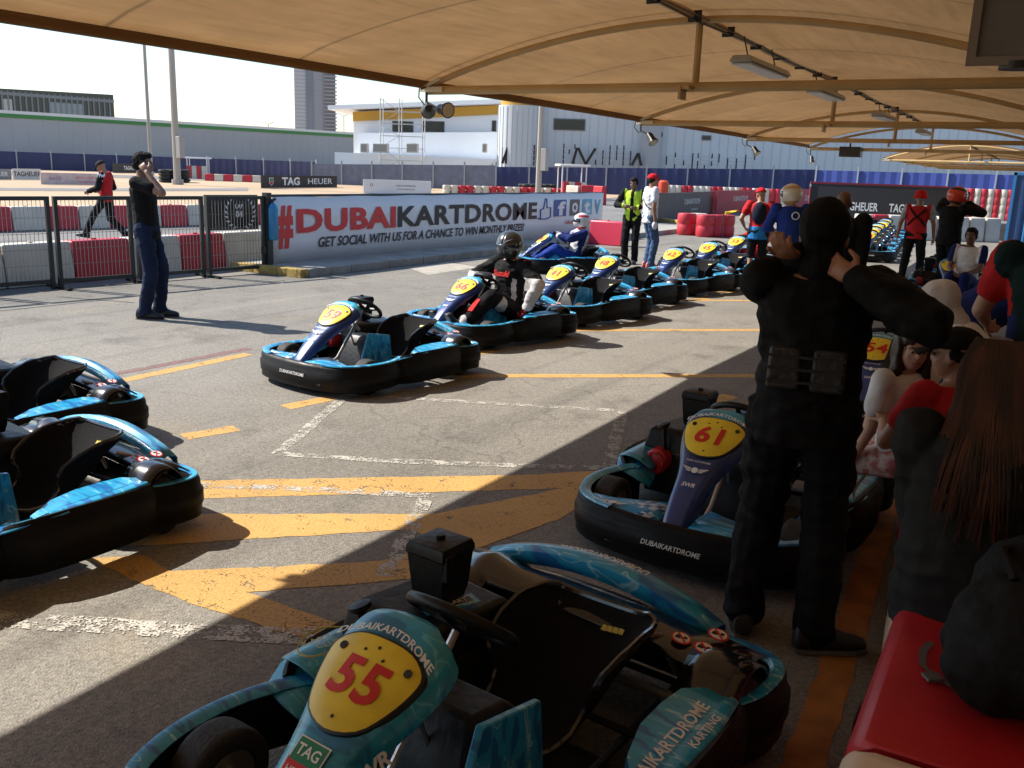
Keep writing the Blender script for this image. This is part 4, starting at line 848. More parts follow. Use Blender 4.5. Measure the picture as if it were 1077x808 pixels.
board('long pale pink and white advert board left of the marshal in red', (43, 194), (117, 195), 181.5, BPK_, texts=(('BOOK YOUR RACE', .68, .62, .24, DR, {}), ('www.dubaiautodrome.com', .70, .28, .2, DR, {}), ('RACE', .2, .5, .4, mat('purple_ink', (.2, .1, .25), .5), {})))
board('dark TAG Heuer board half hidden behind the two men', (119, 182), (156, 182), 172, BDK, texts=(('TAGHEUER', .5, .5, .6, WHN, dict(bold=.02)),))
def kerbrow(x0, x1, y0, y1, n, h, label, grp):
    a = G(x0, y0); b = G(x1, y1)
    for k in range(n):
        p = a.lerp(b, k/n); q = a.lerp(b, (k+.97)/n); block(label+', %s block from left' % ORD[k], p, q, h, .5, RBL if k % 2 == 0 else WBL, grp)
ORD = ['first', 'second', 'third', 'fourth', 'fifth', 'sixth', 'seventh', 'eighth', 'ninth', 'tenth', 'eleventh', 'twelfth', '13th', '14th', '15th', '16th', '17th', '18th', '19th', '20th', '21st', '22nd', '23rd', '24th', '25th', '26th', '27th', '28th', '29th', '30th']
kerbrow(-30, 112, 175.5, 177, 15, .75, 'far left barrier row below the hoarding', 'far left track barriers')
kerbrow(196, 372, 179, 181.5, 19, .65, 'barrier row right of the thick lamp pole', 'far middle track barriers')
kerbrow(216, 276, 190, 192, 6, .5, 'short barrier row on the sand', 'short row of barriers on the sand')
# drums along the far edge
def drum(label, p, r, h, mt, grp, name='barrel', parts=2):
    t = thing(name, label, 'barrel', (p.x, p.y, 0), 0, grp); m = MB(); pr = []
    for k in range(parts): z = h*k/parts; hh = h/parts; pr += [(r*.93, z+.005), (r, z+hh*.15), (r*1.02, z+hh*.5), (r, z+hh*.85), (r*.93, z+hh*.98)]
    m.loft([[V((q*math.cos(a), q*math.sin(a), z)) for a in [i*2*math.pi/14 for i in range(14)]] for q, z in pr]); m.build('body', mt, t, ang=50); return t
for k in range(22):
    px = 470+k*8.2; p = AT(px, 58+k*.1)
    if px > 640: break
    drum('%s tyre bundle on the sand edge behind the big banner, %s from the left' % ('red' if k % 4 > 1 else 'white', ORD[k]), p, .24, .55, RBL if k % 4 > 1 else WBL, 'red and white wrapped tyre bundles')
for k in range(30):
    px = 690+k*6.2; p = AT(px, 62)
    drum('%s tyre bundle in the row above the grey and red banners, %s from the left' % ('red' if k % 5 < 2 else 'white', ORD[k]), p, .22, .98, RBL if k % 5 < 2 else WBL, 'wrapped tyre bundles above the banners')
def tyre_stack(label, p, n, grp, r=.3, parts=1):
    t = thing('tyre_stack', label, 'tyres', (p.x, p.y, 0), 0, grp)
    for k in range(n):
        m = MB(); z = .11+k*.21; rings = []
        for a in [i*2*math.pi/14 for i in range(14)]:
            c = V((math.cos(a), math.sin(a), 0)); rings.append([c*(r-.09+.09*math.cos(b))+V((0, 0, z+.1*math.sin(b))) for b in [j*math.pi/3.5 for j in range(7)]])
        m.loft(rings, False, closed=True); m.build('tyre', RUB, t)
for k in range(9):
    p = AT(372+k*8+14, 66); tyre_stack('low black tyre stack beyond the TAG Heuer board, %s from the left' % ORD[k], p, 2, 'black tyre stacks by the grey hoarding')
for k in range(26):
    p = AT(690+k*7.2, 70); tyre_stack('black tyre stack under the blue hoarding, %s from left' % ORD[k], p, 3, 'black tyre stacks along the blue hoarding', .35)
k = 0
for j in range(3):
    for i in range(3):
        p = G(173+j*10, 192)+V((-i*.5, i*.5, 0)); tyre_stack('tyre stack round the lamp pole foot, %s row, %s' % (['front', 'middle', 'back'][i], ['left', 'centre', 'right'][j]), p, 4, 'tyres round the lamp pole foot', .36)
for j in range(5):
    for i in range(2):
        p = G(553+j*7, 203)+V((-i*.7, i*.7, 0)); tyre_stack('dark tyre stack by the second lamp pole, %s row, %s from left' % (['front', 'back'][i], ORD[j]), p, 3, 'tyres at the second lamp pole', .32)
# lamp poles
def pole(label, p, h, r, box=True):
    t = thing('lamp_pole', label, 'lamp pole', (p.x, p.y, 0), 0, 'tall floodlight poles'); M_ = mat('pole_grey', (.33, .31, .28), .5)
    MB().tube([(0, 0, 0), (0, 0, h)], [r, r*.6], 10).build('mast', M_, t); MB().tube([(0, 0, 0), (0, 0, .3)], r*1.6, 10).build('base', M_, t)
    if box: MB().b2(r, r+.35, -.2, .2, 1.6, 2.9).build('control_box', mat('grey_box', (.3, .3, .3), .5), t, bevel=.02)
    m = MB(); m.tube([(-1, 0, h), (1, 0, h)], .06, 6); m.b2(-1, -.5, -.2, .2, h, h+.3); m.b2(.5, 1, -.2, .2, h, h+.3); m.build('lamp_bar', DK, t)
pole('thick grey lamp pole rising behind the man on the phone', AT(185.5, 62), 19, .22)
pole('thin lamp pole to the left of the thick one', AT(158, 88), 25, .16, False)
pole('grey lamp pole in front of the white cylindrical tower', AT(567, 57), 17, .19)
# marshal huts
def hut(label, px, D, py0, pytop, wd):
    p = AT(px, D); h = TOPZ(p, px, pytop); t = thing('marshal_hut', label, 'shelter', (p.x, p.y, 0), R(40), 'marshal shelters')
    for x in (-wd/2, wd/2):
        for y in (-.6, .6): MB().b2(x-.03, x+.03, y-.03, y+.03, 0, h-.12).build('post', WHN, t)
    MB().b2(-wd/2-.2, wd/2+.2, -.8, .8, h-.12, h).build('roof', WHN, t, bevel=.03)
    for k in range(4): MB().b2(-wd/2+k*wd/4+.02, -wd/2+(k+1)*wd/4-.02, -.9, -.65, 0, 1.0).build('panel', RBL if k % 2 == 0 else WBL, t)
hut('small white-roofed marshal hut on the sand right of the lamp pole', 208, 80, 182, 165.5, 1.5)
hut('white-roofed open shelter behind the banner near the second lamp pole', 602, 58, 200, 173, 1.5)
p = G(575, 207); block('red barrier block under the open shelter, left one', AT(612, 50), AT(626, 50), .95, .4, RBL, 'red blocks by the shelter'); block('red barrier block under the open shelter, right one', AT(627, 49), AT(637, 48.5), .95, .4, RBL, 'red blocks by the shelter'); block('white block under the open shelter', AT(598, 50.5), AT(611, 50), .9, .4, WBL, 'red blocks by the shelter')
# mid distance on the right
GRY = mat('grey_banner_sheet', (.10, .085, .085), .6, bump=.2, bscale=3); REDB = mat('red_banner_sheet', (.34, .03, .045), .55, bump=.2, bscale=3)
def banner(label, p0, p1, ytop, mt, tx, D=None):
    t, L, h = board(label, p0, p1, ytop, mt, 'fence_banner', texts=tx, D=D, th=.06, group='banners on the far pit fence'); return t
banner('faded grey DUBAI KARTDROME banner at the far pit end', (696, 232), (751, 225), 203, GRY, (('DUBAIKARTDROME', .5, .62, .30, WHN, dict(sx=.95)), ('DUBAIKARTDROME', .55, .3, .12, WHN, {})))
banner('red DUBAI KARTDROME banner right of the grey one', (752, 226), (803, 221), 200.5, REDB, (('DUBAIKARTDROME', .45, .62, .32, WHN, dict(sx=.9)),))
banner('red banner partly hidden by the white racing helmet', (832, 224), (866, 221), 199, REDB, (('DUBAIKART', .5, .6, .35, WHN, {}),))
t, L, h = board('narrow grey panel with orange box left of the grey banner', (676, 234), (695, 232), 203, GRY, 'fence_banner', th=.06, group='banners on the far pit fence')
t = thing('orange_box', 'small orange-red box hung on the grey pit fence', 'box', tuple(G(704, 228)+V((-.15, -.5, .62)))); MB().tube([(0, 0, 0), (0, 0, .1), (0, 0, .75), (0, 0, .82)], [.16, .2, .2, .12], 12).build('body', mat('orange_plastic', (.6, .06, .02), .5), t)
dt = AT(870, 36); 
board('black TAG Heuer banner wall across the far end of the pits', (862, 226), (1022, 226), 196, BDK, texts=(('TAGHEUER', .29, .40, .36, WHN, dict(bold=.02, sx=.62)), ('TAGHEUER', .62, .40, .36, WHN, dict(bold=.02, sx=.62))), D=(44, 44), th=.06)
t, L, h = board('black banner with red edge above the TAG Heuer wall', (853, 200), (1000, 203), 191, REDB, D=(47, 49), th=.06, texts=(('MAKE YOUR OWN GRAND PRIX', .24, .88, .14, WHN, dict(bold=.03)),))
MB().b2(0.05, L, -.05, -.035, 0, h-.09).build('panel', BDK, t)
# white barrier walls at right
for k in range(9):
    a = AT(905+k*17, 30+k*.25); b = AT(921+k*17, 30.2+k*.25); block('barrier block below the black banner wall, %s from left' % ORD[k], a, b, .72, .4, RBL if k in (1, 3) else WBL, 'pale barrier row below the black banner wall')
for k in range(8):
    a = AT(700+k*15, 42-k*.35); b = AT(714.5+k*15, 41.7-k*.35); 
for k in range(8):
    px = 1016+k*7; p = AT(px, 52); drum('tall %s drum column right of black banner, %s from left' % ('red' if k % 2 else 'white', ORD[k]), p, .22, 1.5, RBL if k % 2 else WBL, 'red and white drum columns', parts=4)
p = G(622, 256); q = G(657, 259); t = block('red plastic barrier standing at the end of the white banner', p, q, .56, .35, mat('pink_red_barrier', (.55, .03, .07), .45), None)
for j, (px, rd) in enumerate(((721, 1), (733, 0), (741, 1), (752, 1), (762, 1))):
    p = G(px, 247+(j > 1)*2); drum('%s drum beside the yellow flag, %s from left' % ('red' if rd else 'white', ORD[j]), p, .26, .62, RBL if rd else WBL, 'red and white drum stack at the kerb', parts=2)
t = thing('yellow_flag', 'yellow flag held above the red drum stack', 'flag', tuple(G(758, 250)+V((0, 0, .0)))); MB().tube([(0, 0, .0), (.05, 0, 1.0)], .012, 6).build('stick', DK, t)
MB().grid([[(.05+.38*i/6, .04*math.sin(i*1.2+j), .62+.10*j/3*(1-i/9)+.14*i/6) for i in range(7)] for j in range(4)]).build('cloth', mat('yellow_cloth', (.75, .5, .03), .7), t, solid=.004)
# blue container at right
t = thing('blue_container', 'dark blue corrugated steel container at the right edge', 'container', (-1.18, 30.2, 0)); m = MB()
P = []
for k in range(90):
    x = k*.07; P.append([(x, .03 if k % 4 in (1, 2) else 0, z) for z in (0, 2.02)])
m.grid(P); m.b2(0, 6.2, .04, 2.4, 0, 2.0); m.build('body', mat('container_blue', (.012, .045, .13), .45, var=.2, vscale=1), t, smooth=False)
m = MB(); m.b2(-.05, .03, -.03, .05, 0, 2.08); m.b2(-.05, 6.2, -.03, .05, 2.0, 2.08); m.tube([(.42, -.03, .1), (.42, -.03, 1.95)], .03, 8); m.tube([(.95, -.03, .1), (.95, -.03, 1.95)], .03, 8); m.build('frame', mat('container_light_blue', (.03, .16, .35), .4), t)

# ------------------------------------------------------------------ hoarding and buildings
HB = mat('blue_hoarding', (.012, .022, .10), .5, var=.15, vscale=.6); HG = mat('grey_blue_hoarding', (.13, .15, .21), .5, var=.15, vscale=2); HB2 = mat('bright_blue_hoarding', (.03, .055, .26), .5, var=.15, vscale=.6)
def hoard(label, px0, D0, px1, D1, ytop, mt, panel=3.2, ytop1=None, z0=0):
    a = AT(px0, D0); b = AT(px1, D1); h0 = TOPZ(a, px0, ytop); h1 = TOPZ(b, px1, ytop1) if ytop1 else h0
    t = thing('hoarding', label, 'fence', (a.x, a.y, 0), math.atan2((b-a).y, (b-a).x), 'hoarding fences round the circuit'); L = (b-a).length; n = max(2, int(L/panel))
    P = [[(L*i/(n*8), (.04 if i % 2 else 0), z) for z in (z0, h0+(h1-h0)*i/(n*8))] for i in range(n*8+1)]
    MB().grid(P).build('sheeting', mt, t, smooth=False)
    m = MB()
    for i in range(n+1): x = L*i/n; hh = h0+(h1-h0)*i/n; m.b2(x-.05, x+.05, -.10, -.0, 0, hh+.25)
    o = m.build('posts', mat('hoarding_post', (.3, .32, .36), .5), t, smooth=False); o['kind'] = 'stuff'; return t
hoard('long dark blue hoarding under the green-striped wall', -60, 98, 332, 104, 157, HB, 2.8)
hoard('grey corrugated hoarding below the white building', 328, 74, 522, 70, 172.5, HG, 2.4, 174)
hoard('dark blue hoarding behind the tyre rows on the right', 518, 74, 860, 70, 175.5, HB, 3.0, 178.5)
hoard('brighter blue ribbed hoarding beyond the black banners', 858, 66, 1100, 64, 179, HB2, 2.6, 185)
WALL1 = mat('pale_grey_cladding', (.33, .35, .375), .6, var=.05, vscale=.12); WHB = mat('white_render', (.78, .80, .82), .65, var=.04, vscale=.3); WHC = mat('white_cladding', (.50, .55, .59), .6, var=.05, vscale=.2)
GRS = mat('green_stripe', (.035, .20, .05), .6); YFS = mat('ochre_fascia', (.50, .27, .03), .6); WIN = mat('dark_window', (.012, .014, .018), .12)
def wallb(label, px0, D0, px1, D1, ytop0, ytop1=None, mt=WALL1, depth=14, name='building', cat='building', z0=0):
    a = AT(px0, D0); b = AT(px1, D1); h = TOPZ(a, px0, ytop0); h1 = TOPZ(b, px1, ytop1) if ytop1 else h
    t = thing(name, label, cat, (a.x, a.y, 0), math.atan2((b-a).y, (b-a).x)); L = (b-a).length
    m = MB(); m.loft([[V((x, 0, z0)), V((x, depth, z0)), V((x, depth, hh)), V((x, 0, hh))] for x, hh in ((0, h), (L, h1))]); m.build('wall', mt, t); return t, L, h, h1
t, L, h, h1 = wallb('long curved pale grey hall with a green stripe along its top', -120, 106, 405, 172, 108, 141.5)
for y0, y1, mt, nm in ((.0, .055, mat('white_coping', (.62, .64, .66), .5), 'coping'), (.055, .125, GRS, 'green_stripe')):
    m = MB(); m.add([(0, -.12, h-h*y1*1.0), (L, -.12, h1-h1*y1), (L, -.12, h1-h1*y0), (0, -.12, h-h*y0), (0, 0, h-h*y1), (L, 0, h1-h1*y1), (L, 0, h1-h1*y0), (0, 0, h-h*y0)], [(0, 1, 2, 3), (3, 2, 6, 7), (0, 4, 5, 1)]); m.build(nm, mt, t, smooth=False)
m = MB()
for k in range(46): m.b2(L*k/46, L*k/46+.06, -.03, 0, 0, h-h*.13-(h-h1)*k/46)
o = m.build('cladding_joints', mat('joint_grey', (.42, .46, .50), .6), t, smooth=False); o['kind'] = 'stuff'
# glass office behind
t, L, h, h1 = wallb('dark glass office block above the green-striped hall', -20, 175, 123, 182, 92, 100, WIN, 25)
m = MB()
for k in range(24): m.b2(L*k/24, L*k/24+.25, -.15, 0, 0, h-.2)
m.b2(0, L, -.2, 0, h-.9, h-.4); o = m.build('mullions', mat('mullion', (.16, .18, .20), .4), t, smooth=False); o['kind'] = 'stuff'
for x, w_, c in ((.18, .06, (.34, .36, .36)), (.50, .25, (.20, .24, .27))): m = MB(); m.b2(L*x, L*(x+w_), -.1, 0, h-5.5, h-1.5); m.build('window', mat('pale_glass%d' % int(x*100), c, .2), t)
# high-rise
t = thing('high_rise', 'grey high-rise tower on the skyline left of the white building', 'tower', tuple(AT(311, 420))); a = AT(311, 420); b = AT(353.5, 420); L = (b-a).length; t.rotation_euler = (0, 0, math.atan2((b-a).y, (b-a).x)); h = TOPZ(a, 311, 71.5)
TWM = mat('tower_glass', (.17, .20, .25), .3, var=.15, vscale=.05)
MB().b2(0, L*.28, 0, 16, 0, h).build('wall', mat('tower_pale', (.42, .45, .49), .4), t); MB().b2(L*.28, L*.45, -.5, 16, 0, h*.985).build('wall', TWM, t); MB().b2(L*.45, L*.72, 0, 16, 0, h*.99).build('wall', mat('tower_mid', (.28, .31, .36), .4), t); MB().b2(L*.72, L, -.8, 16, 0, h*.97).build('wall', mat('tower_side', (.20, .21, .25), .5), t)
m = MB()
for k in range(26): z = h*k/26; m.b2(L*.72, L+.6, -1.6, -.8, z, z+.5); m.b2(0, L*.28, -.1, 0, z, z+.25); m.b2(L*.45, L*.72, -.15, 0, z, z+.3)
m.b2(L*.05, L*.2, 2, 6, h, h+3); o = m.build('balconies', mat('tower_slab', (.30, .31, .34), .5), t, smooth=False); o['kind'] = 'stuff'
# palm-like light masts on the skyline
for k, (px, hh, D) in enumerate(((283, 131, 300), (362, 122, 300))):
    p = AT(px, D); z = TOPZ(p, px, hh); t = thing('street_light', 'double-armed street light on the skyline, %s the high-rise' % ['left of', 'right of'][k], 'street light', (p.x, p.y, 0), 0, 'street lights on the skyline'); MB().tube([(0, 0, 0), (0, 0, z)], .12, 6).build('post', MT['pole_grey'], t); MB().tube([(-2.5, 0, z+.8), (-1, 0, z+.3), (0, 0, z), (1, 0, z+.3), (2.5, 0, z+.8)], .12, 6).build('arm', MT['pole_grey'], t)
# white pit building
D = 78
t, L, h, h1 = wallb('white two-storey building with ochre fascia and flat overhanging roof', 372, 88, 523, 86, 117.5, 110, WHB, 18)
m = MB(); m.loft([[V((x, -.25, z)) for z in (hh-.85, hh-.05)]+[V((x, 0, z)) for z in (hh-.05, hh-.85)] for x, hh in ((0, h), (L, h1))]); m.build('fascia', YFS, t)
m = MB(); m.loft([[V((x, -1.8, hh)), V((x, 12, hh)), V((x, 12, hh+.35)), V((x, -1.8, hh+.35))] for x, hh in ((-1.9, h+.02), (L+.4, h1+.02))]); m.build('roof', WHB, t)
for u, w_ in ((.27, .145), (.475, .155), (.955, .03)):
    m = MB(); x = L*u; pw = AT(372+151*u, 87); z = TOPZ(pw, 372+151*u, 138.6); m.b2(x, x+L*w_, -.06, .0, z, z+.95); f = m.build('window', mat('window_frame', (.1, .1, .1), .5), t); MB().b2(x+.08, x+L*w_-.08, -.09, -.061, z+.06, z+.89).build('pane', WIN, f)
t2, L2_, h2, _ = wallb('low dazzling white annex wall in front of the white building', 352, 82, 524, 80, 160, 168, WHB, 4.5)
t2, L2_, h2, _ = wallb('middle white terrace block with air conditioning units', 376, 85, 523, 83, 140, 139, WHB, 2.4)
for k, (px, w_) in enumerate(((380, .6), (393, 1.25), (428, .95), (507, .4))):
    p = AT(px, 80.2, 2.2); q = thing('ac_unit', 'boxy air conditioner on the white terrace, %s from the left' % ORD[k], 'air conditioner', (p.x, p.y, TOPZ(p, px, 160.5)), t2.rotation_euler[2], 'air conditioners on the white building'); MB().b2(0, w_, -.4, .4, 0, .75).build('casing', mat('ac_casing', (.50, .49, .44), .5), q, bevel=.03); MB().b2(.08, w_-.08, -.43, -.4, .1, .65).build('grille', mat('ac_grille', (.3, .29, .26), .6), q)
p = AT(400, 81); t = thing('scaffold_tower', 'white scaffold stair tower against the white building', 'scaffold', (p.x, p.y, 0), t2.rotation_euler[2]); h = TOPZ(p, 400, 103); m = MB()
for x in (0, 1.6, 3.6):
    for y in (0, 1.2): m.tube([(x, y, 0), (x, y, h)], .045, 5)
for k in range(int(h)): m.tube([(0, 0, k), (3.6, 0, k)], .03, 4); m.tube([(0, 1.2, k), (3.6, 1.2, k)], .03, 4); m.tube([(0 if k % 2 else 1.6, 0, k), (1.6 if k % 2 else 0, 0, k+1)], .03, 4)
m.build('frame', mat('scaffold_grey', (.45, .46, .46), .4), t, smooth=False)
# tower drum
p = AT(546, 80); r = (AT(571, 78)-AT(523, 78)).length/2; h = TOPZ(p, 546, 112); t = thing('round_tower', 'round white tower at the corner of the white building', 'tower', (p.x, p.y, 0)); m = MB()
m.tube([(0, 0, 0), (0, 0, h)], r, 40); m.build('wall', WHC, t); m = MB().tube([(0, 0, h), (0, 0, h+.5)], r*.9, 40); m.build('cap', YFS, t)
m = MB()
for k in range(26): a = k*2*math.pi/26; m.b2(r*math.cos(a)-.03+.0, r*math.cos(a)+.03, r*math.sin(a)-.03, r*math.sin(a)+.03, 0, h-.1)
o = m.build('cladding_joints', MT['joint_grey'], t, smooth=False); o['kind'] = 'stuff'
# long right building
t, L, h, h1 = wallb('long pale blue-white grandstand building stretching to the right', 556, 80, 1120, 86, 100, 84, WHC, 16)
lb = t
for u0, u1, y0, y1 in ((582, 617, 125, 137), (744, 754, 143, 148), (690, 702, 140, 144)):
    x0 = L*(u0-556)/564; x1 = L*(u1-556)/564; p = AT(u0, 80.3); z0 = TOPZ(p, u0, y1); z1 = TOPZ(p, u0, y0)
    m = MB().b2(x0, x1, -.08, 0, z0, z1); f = m.build('window', mat('window_frame', (.1, .1, .1), .5), t); MB().b2(x0+.1, x1-.1, -.11, -.081, z0+.1, z1-.1).build('pane', WIN if u0 != 690 else MT['ac_casing'], f)
m = MB()
for k in range(60): m.b2(L*k/60, L*k/60+.05, -.02, 0, 0, min(h, h1)-.1)
o = m.build('cladding_joints', MT['joint_grey'], t, smooth=False); o['kind'] = 'stuff'
m = MB(); x0 = L*(678-556)/564; m.b2(x0, L*(700-556)/564, -.6, 0, 0, 6.3); m.build('pier', WALL1, t)
# giant letter frames leaning at its foot (seen from behind)
def strokes(label, px0, px1, y0, y1, kinds, mt=None):
    D = 78.5; a = AT(px0, D); b = AT(px1, D); z0 = TOPZ(a, px0, y1); z1 = TOPZ(a, px0, y0); q = thing('letter_frame', label, 'sign', (a.x, a.y, 0), math.atan2((b-a).y, (b-a).x), 'steel frames and black strokes of giant sign letters'); Ln = (b-a).length; m = MB(); m2 = MB()
    for kd, u0, u1 in kinds:
        xa, xb = Ln*u0, Ln*u1
        if kd == 'V': m.box(((xa+xb)/2, 0, (z0+z1)/2), (.22, .15, math.hypot(xb-xa, z1-z0)), Euler((0, math.atan2(xb-xa, z1-z0), 0)))
        elif kd == 'A': m.box(((xa+xb)/2, 0, (z0+z1)/2), (.22, .15, math.hypot(xb-xa, z1-z0)), Euler((0, -math.atan2(xb-xa, z1-z0), 0)))
        else:
            n = max(2, int((xb-xa)/.55))
            for r_ in range(4):
                z = z0+(z1-z0)*r_/3; m2.b2(xa, xb, -.02, .02, z, z+.05)
                for c in range(0, n+1):
                    if random.random() < .6: x = xa+(xb-xa)*c/n; m.b2(x-.05, x+.05, -.06, .0, z-.1, z+.28)
    m.build('stroke', MT['banner_black_ink'], q, smooth=False); 
    if m2.v: m2.build('rails', MT['joint_grey'], q, smooth=False)
    pst = MB()
    for u in (0, .5, 1): pst.b2(Ln*u-.05, Ln*u+.05, .05, .12, 0, z1)
    pst.build('posts', MT['joint_grey'], q, smooth=False)
strokes('black letter frame pair at the foot of the round tower', 528, 566, 155, 172, (('V', 0, .15), ('V', .1, .16), ('A', .62, .72), ('F', .75, 1)))
strokes('large V-shaped letter frame beside the lamp pole', 592, 625, 155, 172, (('F', 0, .35), ('A', .45, .72), ('V', .72, 1), ('V', .3, .42)))
strokes('row of dotted letter frames under the long white building', 626, 662, 156, 172, (('F', 0, 1),))
strokes('slanted black letter stroke right of the dotted frames', 664, 674, 161, 174, (('V', 0, .6), ('A', .6, 1)))
strokes('dotted letter frames farthest right under the long building', 700, 792, 164, 176, (('F', 0, .3), ('F', .36, .6), ('F', .7, 1)))
# unseen walls right of and behind the camera, added to block light
PB = mat('unseen_wall_paint', (.16, .13, .11), .8, var=.15, vscale=1.5)
t = thing('unseen_pit_wall', 'unseen tan pit wall right of the bench, added to block light', 'building', (3.0, -12, 0)); MB().b2(0, 6, 0, 26, 0, 3.6).build('wall', PB, t);  # inferred building, out of view; added to keep the right side dark
for k in range(3): f = MB().b2(-.05, 0, 4+k*7, 6.4+k*7, 0, 2.3).build('door', mat('shutter', (.12, .12, .12), .5), t); MB().b2(-.08, -.05, 4.3+k*7, 4.4+k*7, 1, 1.2).build('handle', STEEL, f)
t = thing('sky_blocker', 'unseen block behind the camera, added to block sky light', 'building', (-9, -14, 0)); MB().b2(0, 12, -6, 0, 0, 3.8).build('wall', PB, t); MB().b2(4, 5, 0, .05, 0, 2.1).build('door', MT['shutter'], t)  # out of view; added only to hold back sky light from behind
# ------------------------------------------------------------------ people
def rotm(ax, a): return Matrix.Rotation(a, 3, ax)
def ik(a, b, l1, l2, hint):
    d = b-a; L = min(d.length, l1+l2-.004); L = max(L, abs(l1-l2)+.01); u = d.normalized(); b = a+u*L
    x = (l1*l1-l2*l2+L*L)/(2*L); h = math.sqrt(max(0, l1*l1-x*x)); p = hint-u*hint.dot(u); p = p.normalized() if p.length > 1e-4 else u.orthogonal().normalized(); return a+u*x+p*h, b
def ring(c, rx, ry, X, Y, n=16): return [c+X*rx*math.cos(t)+Y*ry*math.sin(t) for t in [k*2*math.pi/n for k in range(n)]]
SK = {}
def skin(c): 
    k = 'skin_%d' % int(c[0]*1000); return mat(k, c, .5, var=.12, vscale=20, bump=.1, bscale=120)
def cloth(name, c, rough=.85, **k):
    kw = dict(var=.2, vscale=6, bump=.7, bscale=16, spec=.15); kw.update(k); return mat(name, c, rough, **kw)
def person(label, loc, rz, H=1.75, build=1., pelvis=(0, 0, .95), lean=(0, 0, 1), ty=0, head=(0, 0, 0), hl=(-.22, .05, .80), hr=(.22, .05, .80), el=(-.5, -1, 0), er=(.5, -1, 0), fl=(-.10, .03, .08), fr=(.10, .03, .08), kl=(-.1, 1, 0), kr=(.1, 1, 0),
           skinc=(.42, .23, .15), shirt=None, sleeve='short', trousers=None, leg='long', shoes=None, hair=None, hairstyle='short', hat=None, vox=.013, grip=.5, gloves=None, group=None, bagpack=None, name='person', extras=None, shirt_w=.008, trw=.010, loose=1., fdl=None, fdr=None, headoff=(0, 0, 0), palml=None, palmr=None, point=False, armk=1., bag=0, shirt_fn=None, trou_fn=None, tl=.0):
    s = H/1.75; b_ = build; root = thing(name, label, 'person', loc, rz, group)
    P = V(pelvis)*s; ln = V(lean).normalized(); X = rotm('Z', ty) @ V((1, 0, 0)); Yf = ln.cross(X).normalized()*1; 
    Yf = (V((0, 1, 0)) if abs(ln.z) > .999 and ty == 0 else ln.cross(X)); Yf.normalize(); X = Yf.cross(ln).normalized()
    hx = V((1, 0, 0)); hy = (ln*.4+V((0, 0, .6))).cross(hx).normalized()
    NB = P+ln*.50*s; shl = P+ln*.445*s-X*.178*s*b_; shr = P+ln*.445*s+X*.178*s*b_
    hpl = P-hx*.088*s+V((0, 0, -.03))*s; hpr = P+hx*.088*s+V((0, 0, -.03))*s
    l1, l2, g1, g2_ = .285*s*armk, .26*s*armk, .43*s, .425*s
    HL, HR, FL, FR = (V(q)*s for q in (hl, hr, fl, fr))
    eL, wL = ik(shl, HL, l1, l2, V(el)); eR, wR = ik(shr, HR, l1, l2, V(er)); kL, aL = ik(hpl, FL, g1, g2_, V(kl)); kR, aR = ik(hpr, FR, g1, g2_, V(kr))
    yaw, pitch, roll = head; HM = rotm('Z', yaw) @ rotm('X', pitch) @ rotm('Y', roll)
    HC = NB+(HM @ V((0, .02, .13)))*s+V(headoff)*s
    hs = s*(1.0 if H > 1.5 else 1.0+.28*(1.6-H))
    def hp(x, y, z): return HC+(HM @ V((x, y, z)))*hs
    def he(m, x, y, z, a, b, c, **k): m.ell(hp(x, y, z), (a*hs, b*hs, c*hs), HM, **k)
    # ---- body
    m = MB()
    m.loft([ring(P+ln*z*s, rx*s*b_, ry*s*b_, X, Yf) for z, rx, ry in ((-.09, .10, .08), (-.04, .15, .105), (.05, .145, .10), (.16, .128, .092), (.28, .148, .102), (.38, .165, .105), (.45, .14, .085), (.49, .075, .06))])
    m.caps(NB-ln*.04*s, hp(0, -.02, -.05), .058*s, .052*s); 
    he(m, 0, -.012, .028, .076, .094, .088); he(m, 0, .02, -.03, .064, .073, .082); he(m, 0, .036, -.078, .043, .043, .032); he(m, 0, .094, -.022, .011, .018, .02, n=8, k=6); he(m, 0, .086, .002, .009, .014, .03, n=8, k=6)
    he(m, 0, .083, -.058, .024, .012, .011, n=8, k=6); he(m, 0, .074, .024, .045, .014, .010, n=8, k=6)
    for sx in (-1, 1): he(m, sx*.077, -.008, -.018, .010, .019, .03, n=8, k=6); he(m, sx*.035, .06, -.03, .022, .022, .02, n=8, k=6)
    for sh, e, w_ in ((shl, eL, wL), (shr, eR, wR)): m.caps(sh, e, .052*s*b_, .042*s, fl=None); m.caps(e, w_, .043*s, .028*s)
    for h_, k_, a_ in ((hpl, kL, aL), (hpr, kR, aR)): m.caps(h_, k_, .082*s*b_, .054*s); m.caps(k_, a_, .054*s, .036*s); 
    def hand(mm, e, w_, side, palm, curl, grow=0., pt=False, thumbup=False):
        d = (w_-e).normalized(); pn = V(palm) if palm else V((-side, 0, 0)); pn = (pn-d*pn.dot(d)); pn = pn.normalized() if pn.length > 1e-3 else d.orthogonal().normalized(); sd = d.cross(pn)*side
        c = w_+d*.055*s; q = Matrix((sd, d, pn)).transposed(); mm.ell(c, (.040*s+grow, .052*s+grow, .016*s+grow), q)
        for i, (o, ln_) in enumerate(((-.031, .078), (-.010, .088), (.011, .082), (.031, .066))):
            cu = curl if not (pt and i == 0) else .05
            a = w_+d*.085*s+sd*o*s; a2 = a+(d*math.cos(cu*.9)+pn*math.sin(cu*.9)+sd*o*2)*ln_*.45*s; t2 = cu*2.3; a3 = a2+(d*math.cos(t2)+pn*math.sin(t2))*ln_*.35*s; t3 = cu*3.2; a4 = a3+(d*math.cos(t3)+pn*math.sin(t3))*ln_*.25*s
            r = .0088*s+grow*.6; mm.tube([a-d*.02*s, a, a2, a3, a4], [r, r*1.02, r, r*.92, r*.75], 7)
